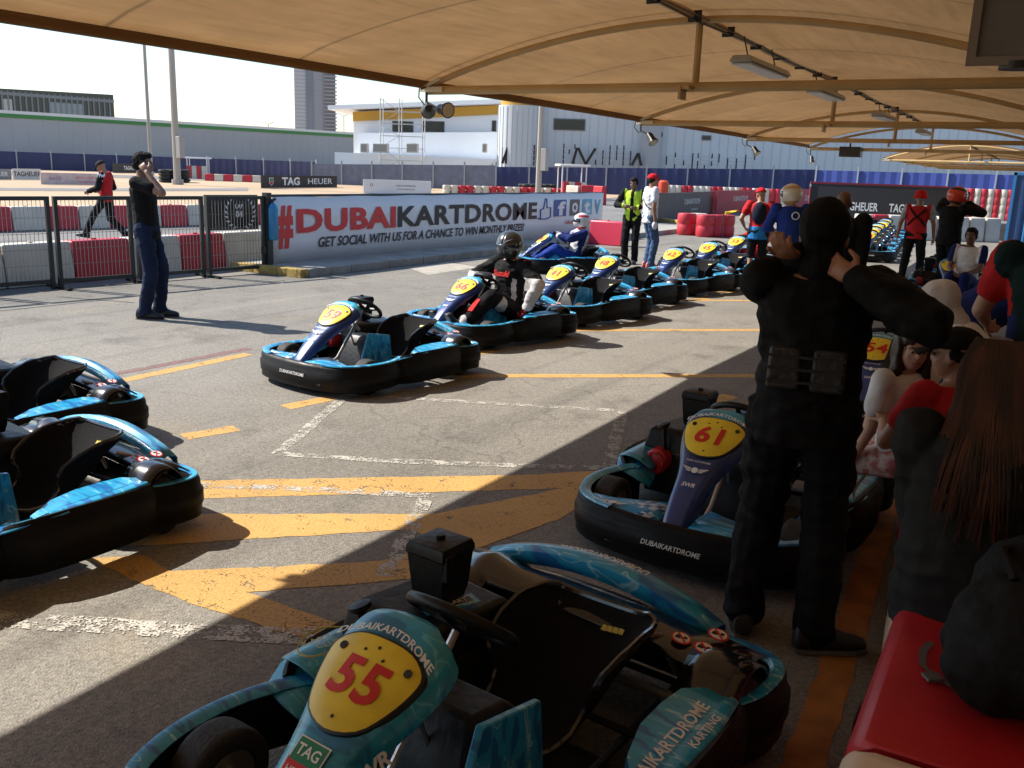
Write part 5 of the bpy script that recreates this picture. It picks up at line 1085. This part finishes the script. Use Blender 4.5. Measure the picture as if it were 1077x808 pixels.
        a = w_+d*.02*s-sd*.028*s; a2 = a+(d*.6-sd*.75+pn*.25).normalized()*.042*s; a3 = a2+(d*.9-sd*.15+pn*.5*curl).normalized()*.034*s
        mm.tube([a, a2, a3, a3+(a3-a2)*.5], [.013*s+grow, .012*s+grow*.7, .0105*s+grow*.7, .008*s], 7)
    pml = palml or (1, .2, 0); pmr = palmr or (-1, .2, 0)
    if not gloves: hand(m, eL, wL, -1, pml, grip, pt=point); hand(m, eR, wR, 1, pmr, grip)
    if leg != 'long' or not shoes:
        for a_ in (aL, aR): m.caps(a_+V((0, -.03, -.03))*s, a_+V((0, .13, -.055))*s, .035*s, .028*s)
    remesh(m, 'body', skin(skinc), root, vox if not gloves else max(vox, .010), 2)
    # ---- face
    if hat != 'helmet_black' and hat != 'hood':
        for sx in (-1, 1):
            m = MB(); m.ell(hp(sx*.031, .0835, -.002), (.0135*hs, .008*hs, .0085*hs), HM, n=10, k=7); ey = m.build('eye', mat('eye_white', (.45, .42, .40), .3), root)
            m = MB(); m.ell(hp(sx*.031, .0885, -.002), (.0062*hs, .0045*hs, .0065*hs), HM, n=10, k=6); m.build('iris', mat('iris_brown', (.03, .015, .008), .2), ey)
            m = MB(); m.tube([hp(sx*.014, .091, .018), hp(sx*.032, .090, .024), hp(sx*.050, .078, .017)], [.003*hs, .0042*hs, .002*hs], 5); m.build('eyebrow', mat('brow', (.012, .008, .006), .8), root)
        m = MB(); m.tube([hp(-.022, .085, -.060), hp(0, .0945, -.058), hp(.022, .085, -.060)], [.002*hs, .0048*hs, .002*hs], 6); m.build('mouth', mat('lips', (.25, .08, .07), .5), root)
    # ---- torso clothing
    lo = loose
    if shirt:
        m = MB(); iv = .018*s*lo
        z0 = -.10-tl
        m.loft([ring(P+ln*z*s, rx*s*b_+iv, ry*s*b_+iv, X, Yf) for z, rx, ry in ((z0, .148+bag, .105+bag), (-.02, .150+bag*1.2, .105+bag), (.05, .145+bag*1.1, .102+bag), (.16, .138+bag, .10+bag*.8), (.28, .150+bag*.4, .104+bag*.4), (.38, .165, .105), (.445, .135, .084), (.478, .075, .06))])
        for sh, e, w_ in ((shl, eL, wL), (shr, eR, wR)):
            if sleeve == 'none': m.caps(sh, sh.lerp(e, .15), .058*s*b_+iv*.5, .055*s, )
            elif sleeve == 'short': m.caps(sh, sh.lerp(e, .55), .056*s*b_+iv*.7, .056*s+iv*.6)
            else: m.caps(sh, e, .056*s*b_+iv*.8, .047*s+iv*.8); m.caps(e, e.lerp(w_, .93), .047*s+iv*.8, .034*s+iv*.7)
        remesh(m, 'shirt', shirt, root, vox, 2, shirt_w, 7, (1, 1, 1.8), seed=len(label), mi_fn=shirt_fn(s, P, ln, X, Yf) if shirt_fn else None)
    if trousers:
        m = MB(); iv = .012*s*lo
        m.loft([ring(P+ln*z*s, rx*s*b_+iv, ry*s*b_+iv, X, Yf) for z, rx, ry in ((-.10, .11, .09), (-.05, .152, .11), (.0, .152, .108), (.07, .142, .10))])
        for h_, k_, a_ in ((hpl, kL, aL), (hpr, kR, aR)):
            m.caps(h_, k_, .087*s*b_+iv, .060*s+iv)
            if leg == 'long': m.caps(k_, a_+(k_-a_).normalized()*.0*s, .060*s+iv, .050*s+iv*1.1); m.ell(a_+V((0, .01, -.005))*s, (.055*s+iv, .062*s+iv, .035*s))
        remesh(m, 'trousers', trousers, root, vox, 2, trw, 7, (1, 1, 1.5), seed=len(label)+3, mi_fn=trou_fn(s, P) if trou_fn else None)
    if shoes:
        for a_, k_, fd in ((aL, kL, fdl), (aR, kR, fdr)):
            sh = a_-k_; up = -sh.normalized(); fdv = V(fd).normalized() if fd else V((0, 1, 0)); fdv = (fdv); sd = fdv.cross(up).normalized(); upn = sd.cross(fdv).normalized()
            def sp_(f_, u_, r_=0): return a_+fdv*f_*s+upn*u_*s
            m = MB(); rings = []
            for f_, wd_, ht_, zc in ((-.085, .02, .02, -.045), (-.075, .034, .05, -.03), (-.04, .040, .075, -.01), (.0, .041, .075, -.01), (.05, .042, .05, -.03), (.11, .047, .034, -.043), (.16, .044, .028, -.048), (.19, .03, .02, -.053), (.20, .012, .01, -.058)):
                rings.append(ring(sp_(f_, zc), wd_*s, ht_*s, sd, upn, 14))
            m.loft(rings); o = m.build('shoe', shoes, root)
            for v in o.data.vertices:
                r_ = (v.co-a_).dot(upn)
                if r_ < -.072*s: v.co += upn*(-.072*s-r_)
            m = MB(); rings = [[sp_(f_, -.073)+sd*x*wd_*s*1.04-upn*z*.016*s for x, z in ((-1, 0), (1, 0), (1, 1), (-1, 1))] for f_, wd_ in ((-.085, .025), (-.05, .039), (.05, .041), (.12, .047), (.17, .042), (.20, .02))]; m.loft(rings); m.build('sole', mat('shoe_sole', (.10, .095, .09), .7), o)
    if gloves:
        for e, w_, sd_, pm_ in ((eL, wL, -1, pml), (eR, wR, 1, pmr)):
            m = MB(); hand(m, e, w_, sd_, pm_, grip, .004); m.caps(e.lerp(w_, .82), w_, .044*s, .036*s)
            remesh(m, 'glove', gloves, root, min(vox, .008), 1)
    # ---- hair and headgear
    if hair:
        m = MB()
        if hat:
            he(m, 0, -.05, -.005, .072, .058, .05)
            for sx in (-1, 1): he(m, sx*.070, -.02, .0, .011, .03, .03)
        elif hairstyle == 'short':
            he(m, 0, -.022, .040, .080, .091, .083); he(m, 0, -.05, -.01, .076, .06, .06); he(m, 0, .035, .085, .058, .05, .035)
            for sx in (-1, 1): he(m, sx*.068, .0, .012, .014, .034, .045)
        elif hairstyle == 'long':
            he(m, 0, -.022, .04, .088, .100, .09); he(m, 0, -.055, -.04, .088, .055, .12); he(m, 0, -.06, -.15, .085, .045, .12)
            for sx in (-1, 1): he(m, sx*.074, .0, -.03, .022, .045, .10); he(m, sx*.075, .02, -.14, .028, .035, .12); he(m, sx*.074, .03, -.26, .025, .03, .09)
        hm = remesh(m, 'hair', hair, root, min(vox, .008), 1, .007, 26, (1, 1, .35))
        random.seed(len(label)); m = MB(); N = 260 if hairstyle == 'short' else 420
        if vox < .0125 and not hat:
            for k in range(N):
                a = random.uniform(0, 2*math.pi); z = random.uniform(-.5, 1); fr_ = math.sqrt(1-z*z); d = V((fr_*math.cos(a), fr_*math.sin(a), z))
                if d.y > .25 and d.z < .35: continue
                p0 = hp(d.x*.080, -.024+d.y*.092, .042+d.z*.084)
                if hairstyle == 'short': q = p0+(HM @ (d*.012+V((random.uniform(-.008, .008), .010, -.012))))*hs; m.tube([p0, q], [.0035*hs, .001], 4, cap=False)
                else:
                    L_ = random.uniform(.20, .40); dx = V((random.uniform(-.02, .02), random.uniform(-.02, .02), 0)); p1 = hp(d.x*.096, -.03+d.y*.10, -.03); p2_ = hp(d.x*.10, -.03+min(d.y, .5)*.07, -.03-L_*.5)+dx; p3 = hp(d.x*.09, -.02+min(d.y, .5)*.08, -.03-L_)+dx*2; m.tube(spline([p0, p1, p2_, p3], 3), [.004]*9+[.001], 4, cap=False)
            m.build('hair_strands', hair, root)
    if hat:
        kind = hat.split('_')[0]
        if kind == 'cap':
            c = HATC[hat]; m = MB(); P_ = []
            for i in range(9):
                z = i/8; rr = math.cos(z*math.pi/2*.98); P_.append([hp(.091*rr*math.cos(a), -.012+.108*rr*math.sin(a), .028+.088*math.sin(z*math.pi/2)) for a in [k*2*math.pi/24 for k in range(25)]])
            m.grid(P_); o = m.build('cap', c, root, solid=.004*s)
            m = MB(); m.grid([[hp(x*.078, .085+.085*t*math.sqrt(max(0, 1-x*x*.75)), .034-.02*t-.018*x*x) for x in [-1+k/5 for k in range(11)]] for t in (0, .33, .66, 1)]); m.build('brim', c, o, solid=.004*s)
        elif kind == 'helmet':
            c, vc, c2 = HATC[hat]; m = MB(); P_ = []
            for i in range(17):
                t = math.pi*(.02+.86*i/16); rr = math.sin(t); P_.append([hp(.128*rr*math.sin(a)*(1-.06*(t > 2)), -.008+.150*rr*math.cos(a)*(1.04 if math.cos(a) > 0 and t > 1.7 else 1), .018+.135*math.cos(t)*(1.12 if t > 1.6 else 1)) for a in [k*2*math.pi/32 for k in range(33)]])
            m.grid(P_)
            m.m = [1 if (i//32 in (4, 5) and 4 < i % 32 < 28) or (i//32 < 4 and i % 32 in (0, 31, 15, 16)) or i//32 in (13, 14) else 0 for i in range(len(m.f))]
            o = m.build('helmet', [c, c2], root, solid=.006)
            m = MB(); P_ = []
            for i in range(5):
                t = math.pi*(.40+.20*i/4); rr = math.sin(t); P_.append([hp(.1315*rr*math.sin(a), -.008+.1555*rr*math.cos(a), .018+.137*math.cos(t)) for a in [-1.15+k*2.3/14 for k in range(15)]])
            m.grid(P_); m.build('visor', vc, o, solid=.003)
            if vox < .0125 and hat == 'helmet_black':
                m = MB()
                for sx in (-1, 1): m.tube([hp(sx*.02, .135, .075), hp(sx*.05, .12, .09), hp(sx*.085, .075, .095)], [.002, .005, .002], 5)
                m.build('vent', mat('vent_grey', (.2, .2, .2), .4), o)
        elif kind == 'hood':
            c = HATC[hat]; m = MB(); he(m, 0, -.012, .03, .090, .108, .102); he(m, 0, .018, -.045, .080, .085, .085); m.caps(hp(0, -.012, -.06), NB, .078*s, .085*s); remesh(m, 'hood', c, root, min(vox, .010), 2, .006, 12)
        elif kind == 'bucket':
            c, vc, c2 = HATC[hat]; m = MB(); rings = [[hp(r*math.cos(a), -.01+r*1.15*math.sin(a), z) for a in [k*2*math.pi/24 for k in range(24)]] for r, z in ((.135, -.01), (.10, .045), (.094, .095), (.075, .128), (.03, .138))]; m.loft(rings, False); m.f.append(tuple(range(96, 120))); m.m.append(0); m.build('hat', c, root, solid=.004)
    if extras: extras(root, dict(P=P, NB=NB, HC=HC, hp=hp, s=s, shl=shl, shr=shr, eL=eL, eR=eR, wL=wL, wR=wR, X=X, Y=Yf, ln=ln, kL=kL, kR=kR, HM=HM, aL=aL, aR=aR))
    return root
BLKC = cloth('black_cloth', (.009, .009, .010)); BLKS = cloth('black_race_suit', (.006, .006, .007), .8); JEAN = cloth('dark_jeans', (.012, .02, .048)); JEAN2 = cloth('mid_blue_jeans', (.05, .09, .17)); WHC_ = cloth('white_cotton', (.66, .67, .70)); REDC = cloth('red_cotton', (.42, .02, .025)); NVC = cloth('navy_suit', (.012, .022, .11)); BLUS = cloth('royal_blue_suit', (.015, .04, .22)); HIV = cloth('hi_vis_yellow', (.50, .72, .06)); GRYC = cloth('charcoal_top', (.016, .0165, .017)); GREYS = cloth('light_grey_cloth', (.3, .3, .31)); SHOE = mat('dark_shoe', (.02, .02, .022), .5); WSHOE = mat('red_white_shoe', (.45, .12, .12), .5)
HAIRB = mat('black_hair', (.010, .008, .007), .8, spec=.2); HAIRR = mat('auburn_brown_hair', (.028, .012, .008), .4, col2=(.085, .028, .014), vscale=14, streak=(1, 1, .15)); HAIRD = mat('dark_brown_hair', (.03, .016, .010), .45)
VIS = mat('dark_visor', (.02, .025, .035), .06, coat=1)
HATC = {'cap_red': cloth('red_cap', (.55, .015, .03)), 'cap_black': cloth('black_cap', (.02, .02, .022)), 'cap_dark': BLKC, 'helmet_black': (mat('black_helmet', (.03, .032, .034), .28, coat=.5), VIS, mat('helmet_grey', (.05, .052, .055), .3)), 'helmet_white': (mat('white_helmet', (.62, .60, .60), .25, coat=.6), VIS, mat('helmet_red', (.5, .03, .03), .3)), 'helmet_cream': (mat('cream_helmet', (.60, .55, .46), .3, coat=.5), VIS, mat('helmet_tan', (.5, .30, .14), .4)), 'helmet_red': (mat('red_helmet', (.62, .05, .02), .3, coat=.5), VIS, mat('helmet_dark', (.03, .03, .03), .3)), 'bucket_red': (cloth('red_hat', (.5, .02, .02)), None, None), 'hood_black': BLKS, 'hood_white': cloth('white_balaclava', (.55, .53, .55))}
def bandfn(zs):
    def mk(s, P, ln, X, Y):
        def f(c):
            r = (c-P); u = r.dot(X)/s; v = r.dot(ln)/s
            return zs(u, v, r.dot(Y)/s)
        return f
    return mk
LB = (.36, .20, .135); DB = (.14, .07, .045); MBR = (.27, .14, .085)
# 1 man on the phone
g = V((-8.34, 6.55)); vd = math.atan2(RT.y, RT.x)   # screen right direction
def phone_(root, d):
    w_ = d['wR']; m = MB(); m.box(d['hp'](.10, .03, -.02), (.012, .065, .12), d['HM']); m.build('phone', DK, root)
person('man in black polo and jeans talking on the phone by the fence', (g.x, g.y, 0), vd-math.pi/2+.05, 1.80, 1.0, shirt=BLKC, sleeve='short', trousers=JEAN, shoes=SHOE, hair=HAIRB, hr=(.16, .09, 1.50), er=(.25, .85, -.55), hl=(-.23, .02, .86), fl=(-.09, .06, .08), fr=(.10, -.04, .08), head=(0, -.02, 0), skinc=MBR, grip=.7, palmr=(-1, .0, 0), vox=.010, extras=phone_, lean=(0, -.04, 1), shirt_w=.006, tl=.02)
# 2 marshal in red waist coat walking left
def armband(root, d):
    m = MB(); m.caps(d['shl'], d['shl'].lerp(d['eL'], .6), .073*d['s'], .064*d['s']); m.build('white_sleeve', WHC_, root)
p = G(116, 253); person('marshal in red vest and dark cap walking left behind the fence', (p.x, p.y, 0), vd+math.pi/2, 1.70, 1.0, shirt=[REDC, BLKC], sleeve='long', shirt_fn=bandfn(lambda u, v, y: 1 if (v < .26 and v > .08 and y > .06) or abs(u) > .21 else 0), trousers=BLKC, shoes=SHOE, hat='cap_black', fl=(-.09, .48, .10), fr=(.09, -.30, .14), kl=(0, 1, 0), kr=(0, 1, 0), pelvis=(0, .02, .90), hr=(.2, .22, 1.02), hl=(-.2, .30, 1.0), head=(0, -.45, 0), skinc=MBR, fdl=(0, 1, .15), fdr=(0, 1, -.4), extras=armband)
# 3, 4 marshal and man in white
def vest(root, d):
    m = MB(); s = d['s']
    for sx in (-1, 1):
        for yy in (.125, -.115): m.grid([[d['P']+d['X']*sx*s*(.035+.10*i/2)+d['Y']*yy*s*(1-.10*(i == 2))*(1-.12*(z > .38))+d['ln']*z*s for i in range(3)] for z in (.02, .12, .22, .32, .42, .46)])
    m.build('reflective_stripe', mat('reflective', (.6, .62, .6), .35), root)
person('marshal in yellow hi-vis vest standing by the row of karts', (-6.98, 16.45, 0), R(-168), 1.68, 1.02, shirt=[HIV, BLKC], sleeve='long', shirt_fn=bandfn(lambda u, v, y: 1 if abs(u) > .165 or (abs(u) < .03 and y > 0) else 0), trousers=BLKC, shoes=SHOE, hair=HAIRB, skinc=DB, hl=(-.14, .25, 1.12), hr=(.14, .24, 1.14), head=(0, -.25, 0), el=(-.8, -.5, -.4), er=(.8, -.5, -.4))
def glovew(root, d):
    m = MB(); m.ell(d['wR']+V((0, 0, -.07)), (.035, .05, .075)); m.build('glove', WHC_, root)
    m = MB(); m.tube([d['P']+d['X']*x*.176+d['Y']*y+d['ln']*z for x, y, z in ((-.9, -.08, .42), (-.2, -.14, .30), (.6, -.13, .18), (1, -.05, .12))], .009, 5); m.build('strap', DK, root)
person('man in white polo, blue jeans and red cap with his back half turned', (-6.42, 15.95, 0), R(-48), 1.76, 1.08, shirt=WHC_, trousers=JEAN2, shoes=WSHOE, hat='cap_red', hair=HAIRB, skinc=MBR, hr=(.23, .02, .84), hl=(-.23, .10, .9), head=(.15, 0, 0), extras=glovew, tl=.03)
# drivers in karts: hips on the seat of the kart, facing its nose (local -y of kart = forward of the person)
def driver(label, k, H, **kw):
    l = k.location; rz = k.rotation_euler.z
    off = Matrix.Rotation(rz, 3, 'Z') @ V((.11, .17, 0)); base = dict(pelvis=(0, 0, .235), lean=(0, -.30, 1), hl=(-.10, .33, .61), hr=(.14, .33, .61), el=(-1, -.2, -.3), er=(1, -.2, -.3), fl=(-.04, .72, .17), fr=(.20, .72, .17), kl=(-.35, .1, 1), kr=(.35, .1, 1), fdl=(0, .55, 1), fdr=(0, .55, 1), grip=.9, sleeve='long', shoes=SHOE, loose=1.45, shirt_w=.012, palml=(0, 0, 1), palmr=(0, 0, 1)); base.update(kw)
    return person(label, (l.x+off.x, l.y+off.y, 0), rz+math.pi, H, **base)
RS = cloth('red_suit_panel', (.5, .03, .03)); WS = cloth('white_suit_panel', (.52, .50, .50))
def suit_txt(root, d):
    m = MB(); s = d['s']; f = frame(d['P']+d['ln']*.34*s+d['Y']*.142*s, -d['X'], d['ln']); text(m, 'Suzuki', f, .085, bold=.03, shear=.3); m.build('chest_lettering', RS, root, smooth=False)
    m = MB(); m.caps(d['shl'].lerp(d['eL'], .05), d['shl'].lerp(d['eL'], .35), .074*s, .068*s); m.build('shoulder_panel', RS, root); m = MB(); m.caps(d['shr'].lerp(d['eR'], .05), d['shr'].lerp(d['eR'], .35), .074*s, .068*s); m.build('shoulder_panel', RS, root)
    m = MB(); a = d['kL']; m.box(a.lerp(d['aL'], .4)+V((-.0, .06, .045)), (.06, .16, .015), rotm('X', -.75)); m.build('leg_flash', RS, root); m = MB(); a = d['kR']; m.box(a.lerp(d['aR'], .4)+V((0, .06, .045)), (.06, .16, .015), rotm('X', -.75)); m.build('leg_flash', RS, root)
driver('kart driver in black, white and red suit with a black helmet in kart 66', k66, 1.78, shirt=[BLKC, WS], shirt_fn=bandfn(lambda u, v, y: 1 if abs(u) > .20 and v < .33 else (1 if .12 < abs(u) < .155 and v < .3 else 0)), trousers=[BLKC, WS], trou_fn=lambda s, P: (lambda c: 1 if noise.noise(c*5) > .25 else 0), hat='helmet_black', gloves=cloth('red_glove', (.25, .02, .025)), vox=.011, head=(.25, -.22, 0), hl=(-.34, .10, .34), el=(-1, -.2, .3), hr=(.20, .33, .56), lean=(0, -.08, 1), pelvis=(0, .02, .30), extras=suit_txt)
driver('driver in blue and white suit with a white and red helmet by the banner', kdr, 1.75, shirt=[WS, NVC], shirt_fn=bandfn(lambda u, v, y: 1 if u < -.16 or u > .19 or v < .1 else 0), trousers=BLUS, hat='helmet_white', gloves=NVC, lean=(0, -.22, 1))
driver('driver in red suit sitting low in the last kart of the row', k33, 1.70, shirt=REDC, trousers=REDC, hat='helmet_red', gloves=BLKC)
# people in the middle distance at right
def bpk(root, d):
    m = MB(); s = d['s']; m.ell(d['P']+d['ln']*.30*s-d['Y']*.15*s, (.13*s, .08*s, .20*s)); m.build('rucksack', cloth('dark_rucksack', (.012, .014, .03)), root)
p = AT(803, 15.6); person('man in red and blue top with a dark rucksack watching the karts', (p.x, p.y, 0), R(12), 1.60, 1.05, shirt=[REDC, cloth('blue_tail', (.02, .16, .40))], shirt_fn=bandfn(lambda u, v, y: 1 if v < .06 else 0), trousers=BLKC, leg='short', shoes=SHOE, hat='cap_red', skinc=LB, extras=bpk, hl=(-.26, .15, 1.0), tl=.06, head=(.5, -.2, 0))
def roundel(root, d):
    m = MB(); s = d['s']; f = frame(d['P']+d['ln']*.36*s-d['Y']*.15*s+d['X']*.03, d['X'], d['ln']); m.tube([f @ V((.045*math.cos(a), .045*math.sin(a), 0)) for a in [k*math.pi/8 for k in range(16)]], .007, 5, closed=True); m.build('roundel', WHN, root)
p = AT(836, 12.6); person('driver in royal blue suit wearing a cream full-face helmet', (p.x, p.y, 0), R(25), 1.66, 1.12, shirt=BLUS, trousers=BLUS, shoes=SHOE, sleeve='long', hat='helmet_cream', hl=(-.2, .25, 1.1), hr=(.2, .25, 1.1), head=(.9, -.1, 0), skinc=LB, extras=roundel)
p = AT(888, 9.6); person('man with shaved brown head in black, behind the hooded man', (p.x+.02, p.y, 0), R(0), 1.66, 1.2, shirt=BLKC, trousers=BLKC, shoes=SHOE, sleeve='long', skinc=DB, hl=(-.22, .03, .80), hr=(.22, .03, .80), loose=1.8)
def xstrap(root, d):
    m = MB(); s = d['s']
    for sx in (-1, 1): m.tube([d['P']+d['X']*sx*s*a+d['Y']*b*s+d['ln']*z*s for a, b, z in ((.13, -.11, .44), (.05, -.137, .34), (-.06, -.135, .25), (-.15, -.07, .14))], .016, 6)
    m.build('cross_strap', BLKC, root)
p = G(958, 285); p = p*.86; person('marshal in red shirt, red hat and black cross straps seen from behind', (p.x, p.y, 0), R(-2), 1.62, 1.05, shirt=[REDC, GREYS], shirt_fn=bandfn(lambda u, v, y: 1 if abs(u) > .205 else 0), trousers=BLKC, shoes=SHOE, hat='bucket_red', hair=GREYS, skinc=MBR, hl=(-.33, .0, .80), hr=(.30, .10, .84), fl=(-.16, 0, .08), fr=(.14, .05, .08), el=(-1, -.5, 0), er=(1, -.5, 0), extras=xstrap)
p = AT(1006, 15.2); person('driver in black overalls wearing a red helmet, hand raised to his face', (p.x, p.y, 0), R(-32), 1.70, 1.1, shirt=BLKS, trousers=BLKS, shoes=SHOE, sleeve='long', hat='helmet_red', hr=(.10, .20, 1.48), er=(1, .3, -.6), hl=(-.1, .22, 1.40), skinc=MBR, head=(-.4, -.2, 0), loose=1.4)
p = AT(1030, 14.2); person('man in white shirt sitting low in the shade beyond the karts', (p.x, p.y, 0), R(170), 1.70, 1.0, pelvis=(0, 0, .42), shirt=[WHC_, NVC], shirt_fn=bandfn(lambda u, v, y: 1 if abs(u) > .17 else 0), trousers=NVC, shoes=SHOE, hair=HAIRB, skinc=DB, fl=(-.1, .42, .08), fr=(.1, .42, .08), kl=(0, .5, 1), kr=(0, .5, 1), hl=(-.1, .35, .55), hr=(.1, .35, .55))
# 9 foreground man pulling a balaclava over his head
def vestpk(root, d):
    m = MB(); s = d['s']
    for sx in (-1, 1): m.box(d['P']+d['X']*sx*.075*s-d['Y']*.137*s+d['ln']*.16*s, (.115, .028, .15), Matrix((d['X'], d['Y'], d['ln'])).transposed(), taper=.94)
    m.build('back_pouch', mat('pouch_nylon', (.018, .018, .019), .55, bump=.8, bscale=40), root, bevel=.012)
    m = MB(); K = 26; m.loft([ring(d['P']+d['ln']*z*s, .178*s, .132*s, d['X'], d['Y'], K) for z in (.03, .065)]); 
    for z in (.115, .16, .205): m.b2(0, 0, 0, 0, 0, 0) if False else m.tube([d['P']+d['X']*x*s-d['Y']*.152*s+d['ln']*z*s for x in (-.13, 0, .13)], .006, 4)
    m.build('belt', mat('webbing', (.016, .016, .017), .7), root)
    for a_ in (d['aL'], d['aR']): m = MB(); m.tube([a_+V((-.03, -.02, .05)), a_+V((.0, -.045, .05)), a_+V((.03, -.02, .05))], .006, 5); m.build('boot_tab', GREYS, root)
person('man in black overalls in the foreground pulling a black balaclava over his head', (-.685, 3.30, 0), R(8), 1.70, 1.06, pelvis=(0, 0, .95), lean=(0, .02, 1), shirt=BLKS, trousers=BLKS, shoes=SHOE, sleeve='long', hat='hood_black', hl=(-.085, -.005, 1.49), hr=(.13, -.12, 1.44), el=(-.25, 1, -.9), er=(1, -.38, -.50), armk=1.16, skinc=(.30, .14, .08), grip=.45, vox=.0075, loose=1.55, shirt_w=.016, trw=.018, head=(0, -.12, 0), fl=(-.15, .02, .08), fr=(.13, -.02, .08), fdl=(-.25, 1, 0), fdr=(.95, .45, 0), palml=(.3, 1, .2), palmr=(-.3, 1, .2), extras=vestpk, tl=.03)
# bench people
def longhair(root, d):
    random.seed(3); m = MB(); hp = d['hp']
    for k in range(1500):
        a = random.uniform(-math.pi*.02, math.pi*1.02)+math.pi*0; a = random.uniform(math.pi*.86, math.pi*2.14); r = random.uniform(.90, 1.05); z0 = random.uniform(.02, .12)
        d0 = V((math.cos(a), math.sin(a), 0)); p0 = hp(d0.x*.06*r, -.02+d0.y*.07*r, .125); p1 = hp(d0.x*.093*r, -.02+d0.y*.105*r, .04); p2_ = hp(d0.x*.098*r, -.025+d0.y*.11*r, -.08)
        L_ = random.uniform(.30, .48)+.05*math.cos(a); j = V((random.uniform(-.03, .03), random.uniform(-.03, .03), 0)); p3 = p2_+V((d0.x*.03, d0.y*.03-.02, -L_*.5))+j*.6; p4 = p2_+V((d0.x*.035-.0, d0.y*.02-.025, -L_))+j*1.3
        m.tube(spline([p0, p1, p2_, p3, p4], 3), [.0034]*6+[.003]*4+[.002, .0015, .0006], 4, cap=False)
    m.build('long_hair', HAIRR, root)
hp_ = G(1032, 398, 1.17)
person('woman with long auburn hair in a charcoal top sitting with her back to us', (-.07, 2.88, 0), R(6), 1.66, 1.04, bag=.035, pelvis=(0, -.02, .61), lean=(-.03, .10, 1), shirt=GRYC, sleeve='long', trousers=BLKC, shoes=SHOE, hair=HAIRR, hairstyle='long', skinc=LB, hl=(-.08, .32, .70), hr=(.2, .30, .72), el=(-.15, -.6, -1), er=(.5, -.5, -1), fl=(-.12, .55, .10), fr=(.12, .55, .10), kl=(0, .3, 1), kr=(0, .3, 1), head=(0, -.10, 0), vox=.009, extras=longhair, loose=1.35, shirt_w=.012, tl=.06)
FLO = mat('floral_leggings', (.55, .48, .46), .8, col2=(.40, .12, .12), vscale=26, vd=2)
person('girl with long brown hair and floral leggings turning to look at the camera', (-.42, 3.98, 0), R(84), 1.25, 1.0, pelvis=(0, 0, .87), lean=(.0, .05, 1), ty=-.5, head=(2.15-math.pi*.0, -.10, 0), shirt=WHC_, trousers=FLO, shoes=SHOE, hair=HAIRD, hairstyle='long', skinc=(.50, .30, .22), hl=(-.18, .25, .74), hr=(.16, .25, .76), fl=(-.08, .38, .34), fr=(.10, .38, .34), kl=(0, .4, 1), kr=(0, .4, 1), vox=.0085, shirt_w=.004, trw=.004)
person('boy in red shirt and black cap pointing from the bench', (-.22, 3.62, 0), R(5), 1.38, 1.0, ty=.7, pelvis=(0, 0, .79), lean=(-.0, .06, 1), head=(1.25, -.1, 0), shirt=REDC, trousers=JEAN, shoes=SHOE, hair=HAIRB, hat='cap_dark', skinc=LB, hl=(-.30, .16, 1.02), el=(-.5, -.3, -1), hr=(.16, .25, .80), fl=(-.08, .38, .3), fr=(.10, .38, .3), kl=(0, .4, 1), kr=(0, .4, 1), vox=.0085, point=True, grip=.8, palml=(0, .1, -1), shirt_w=.005)
def dletter(root, d):
    m = MB(); s = d['s']; f = frame(d['P']+d['ln']*.20*s+d['X']*.178*s*0-d['X']*.16*s, V((-.2, -.8, .1)), d['ln']); text(m, 'D', f, .12, bold=.02); m.build('back_lettering', NVC, root, smooth=False)
person('child in a white racing suit and white balaclava leaning forward', (-.22, 4.66, 0), R(95), 1.50, 1.0, pelvis=(.0, -.12, .84), lean=(0, .62, 1), head=(.1, -.5, 0), shirt=[WHC_, NVC], shirt_fn=bandfn(lambda u, v, y: 1 if abs(u) > .19 or v < .1 else 0), sleeve='long', trousers=NVC, shoes=SHOE, hat='hood_white', skinc=LB, hl=(-.15, .30, .72), hr=(.15, .30, .72), fl=(-.1, -.36, .66), fr=(.12, -.36, .66), kl=(0, 1, -.5), kr=(0, 1, -.5), extras=dletter, vox=.010)
person('person in a navy suit bending over behind the white hooded child', (-.22, 5.9, 0), R(-75), 1.72, 1.15, pelvis=(.0, -.20, .95), lean=(0, .9, .62), head=(0, -.6, 0), shirt=NVC, sleeve='long', trousers=NVC, shoes=SHOE, hair=HAIRB, skinc=LB, hl=(-.15, .50, .65), hr=(.15, .55, .65), fl=(-.1, -.05, .08), fr=(.12, .0, .08))
person('person in red and dark green top standing at the right edge', (.04, 4.98, 0), R(15), 1.78, 1.15, pelvis=(0, -.1, .93), lean=(0, .22, 1), shirt=[REDC, cloth('dark_green_panel', (.008, .025, .028)), NVC], shirt_fn=bandfn(lambda u, v, y: 2 if v < .18 and abs(u) > .17 else (1 if y < -.03 else 0)), trousers=BLKC, shoes=SHOE, hair=HAIRB, skinc=(.36, .2, .13), hl=(-.2, .32, 1.02), hr=(.2, .3, 1.0), loose=1.5, head=(0, -.3, 0))
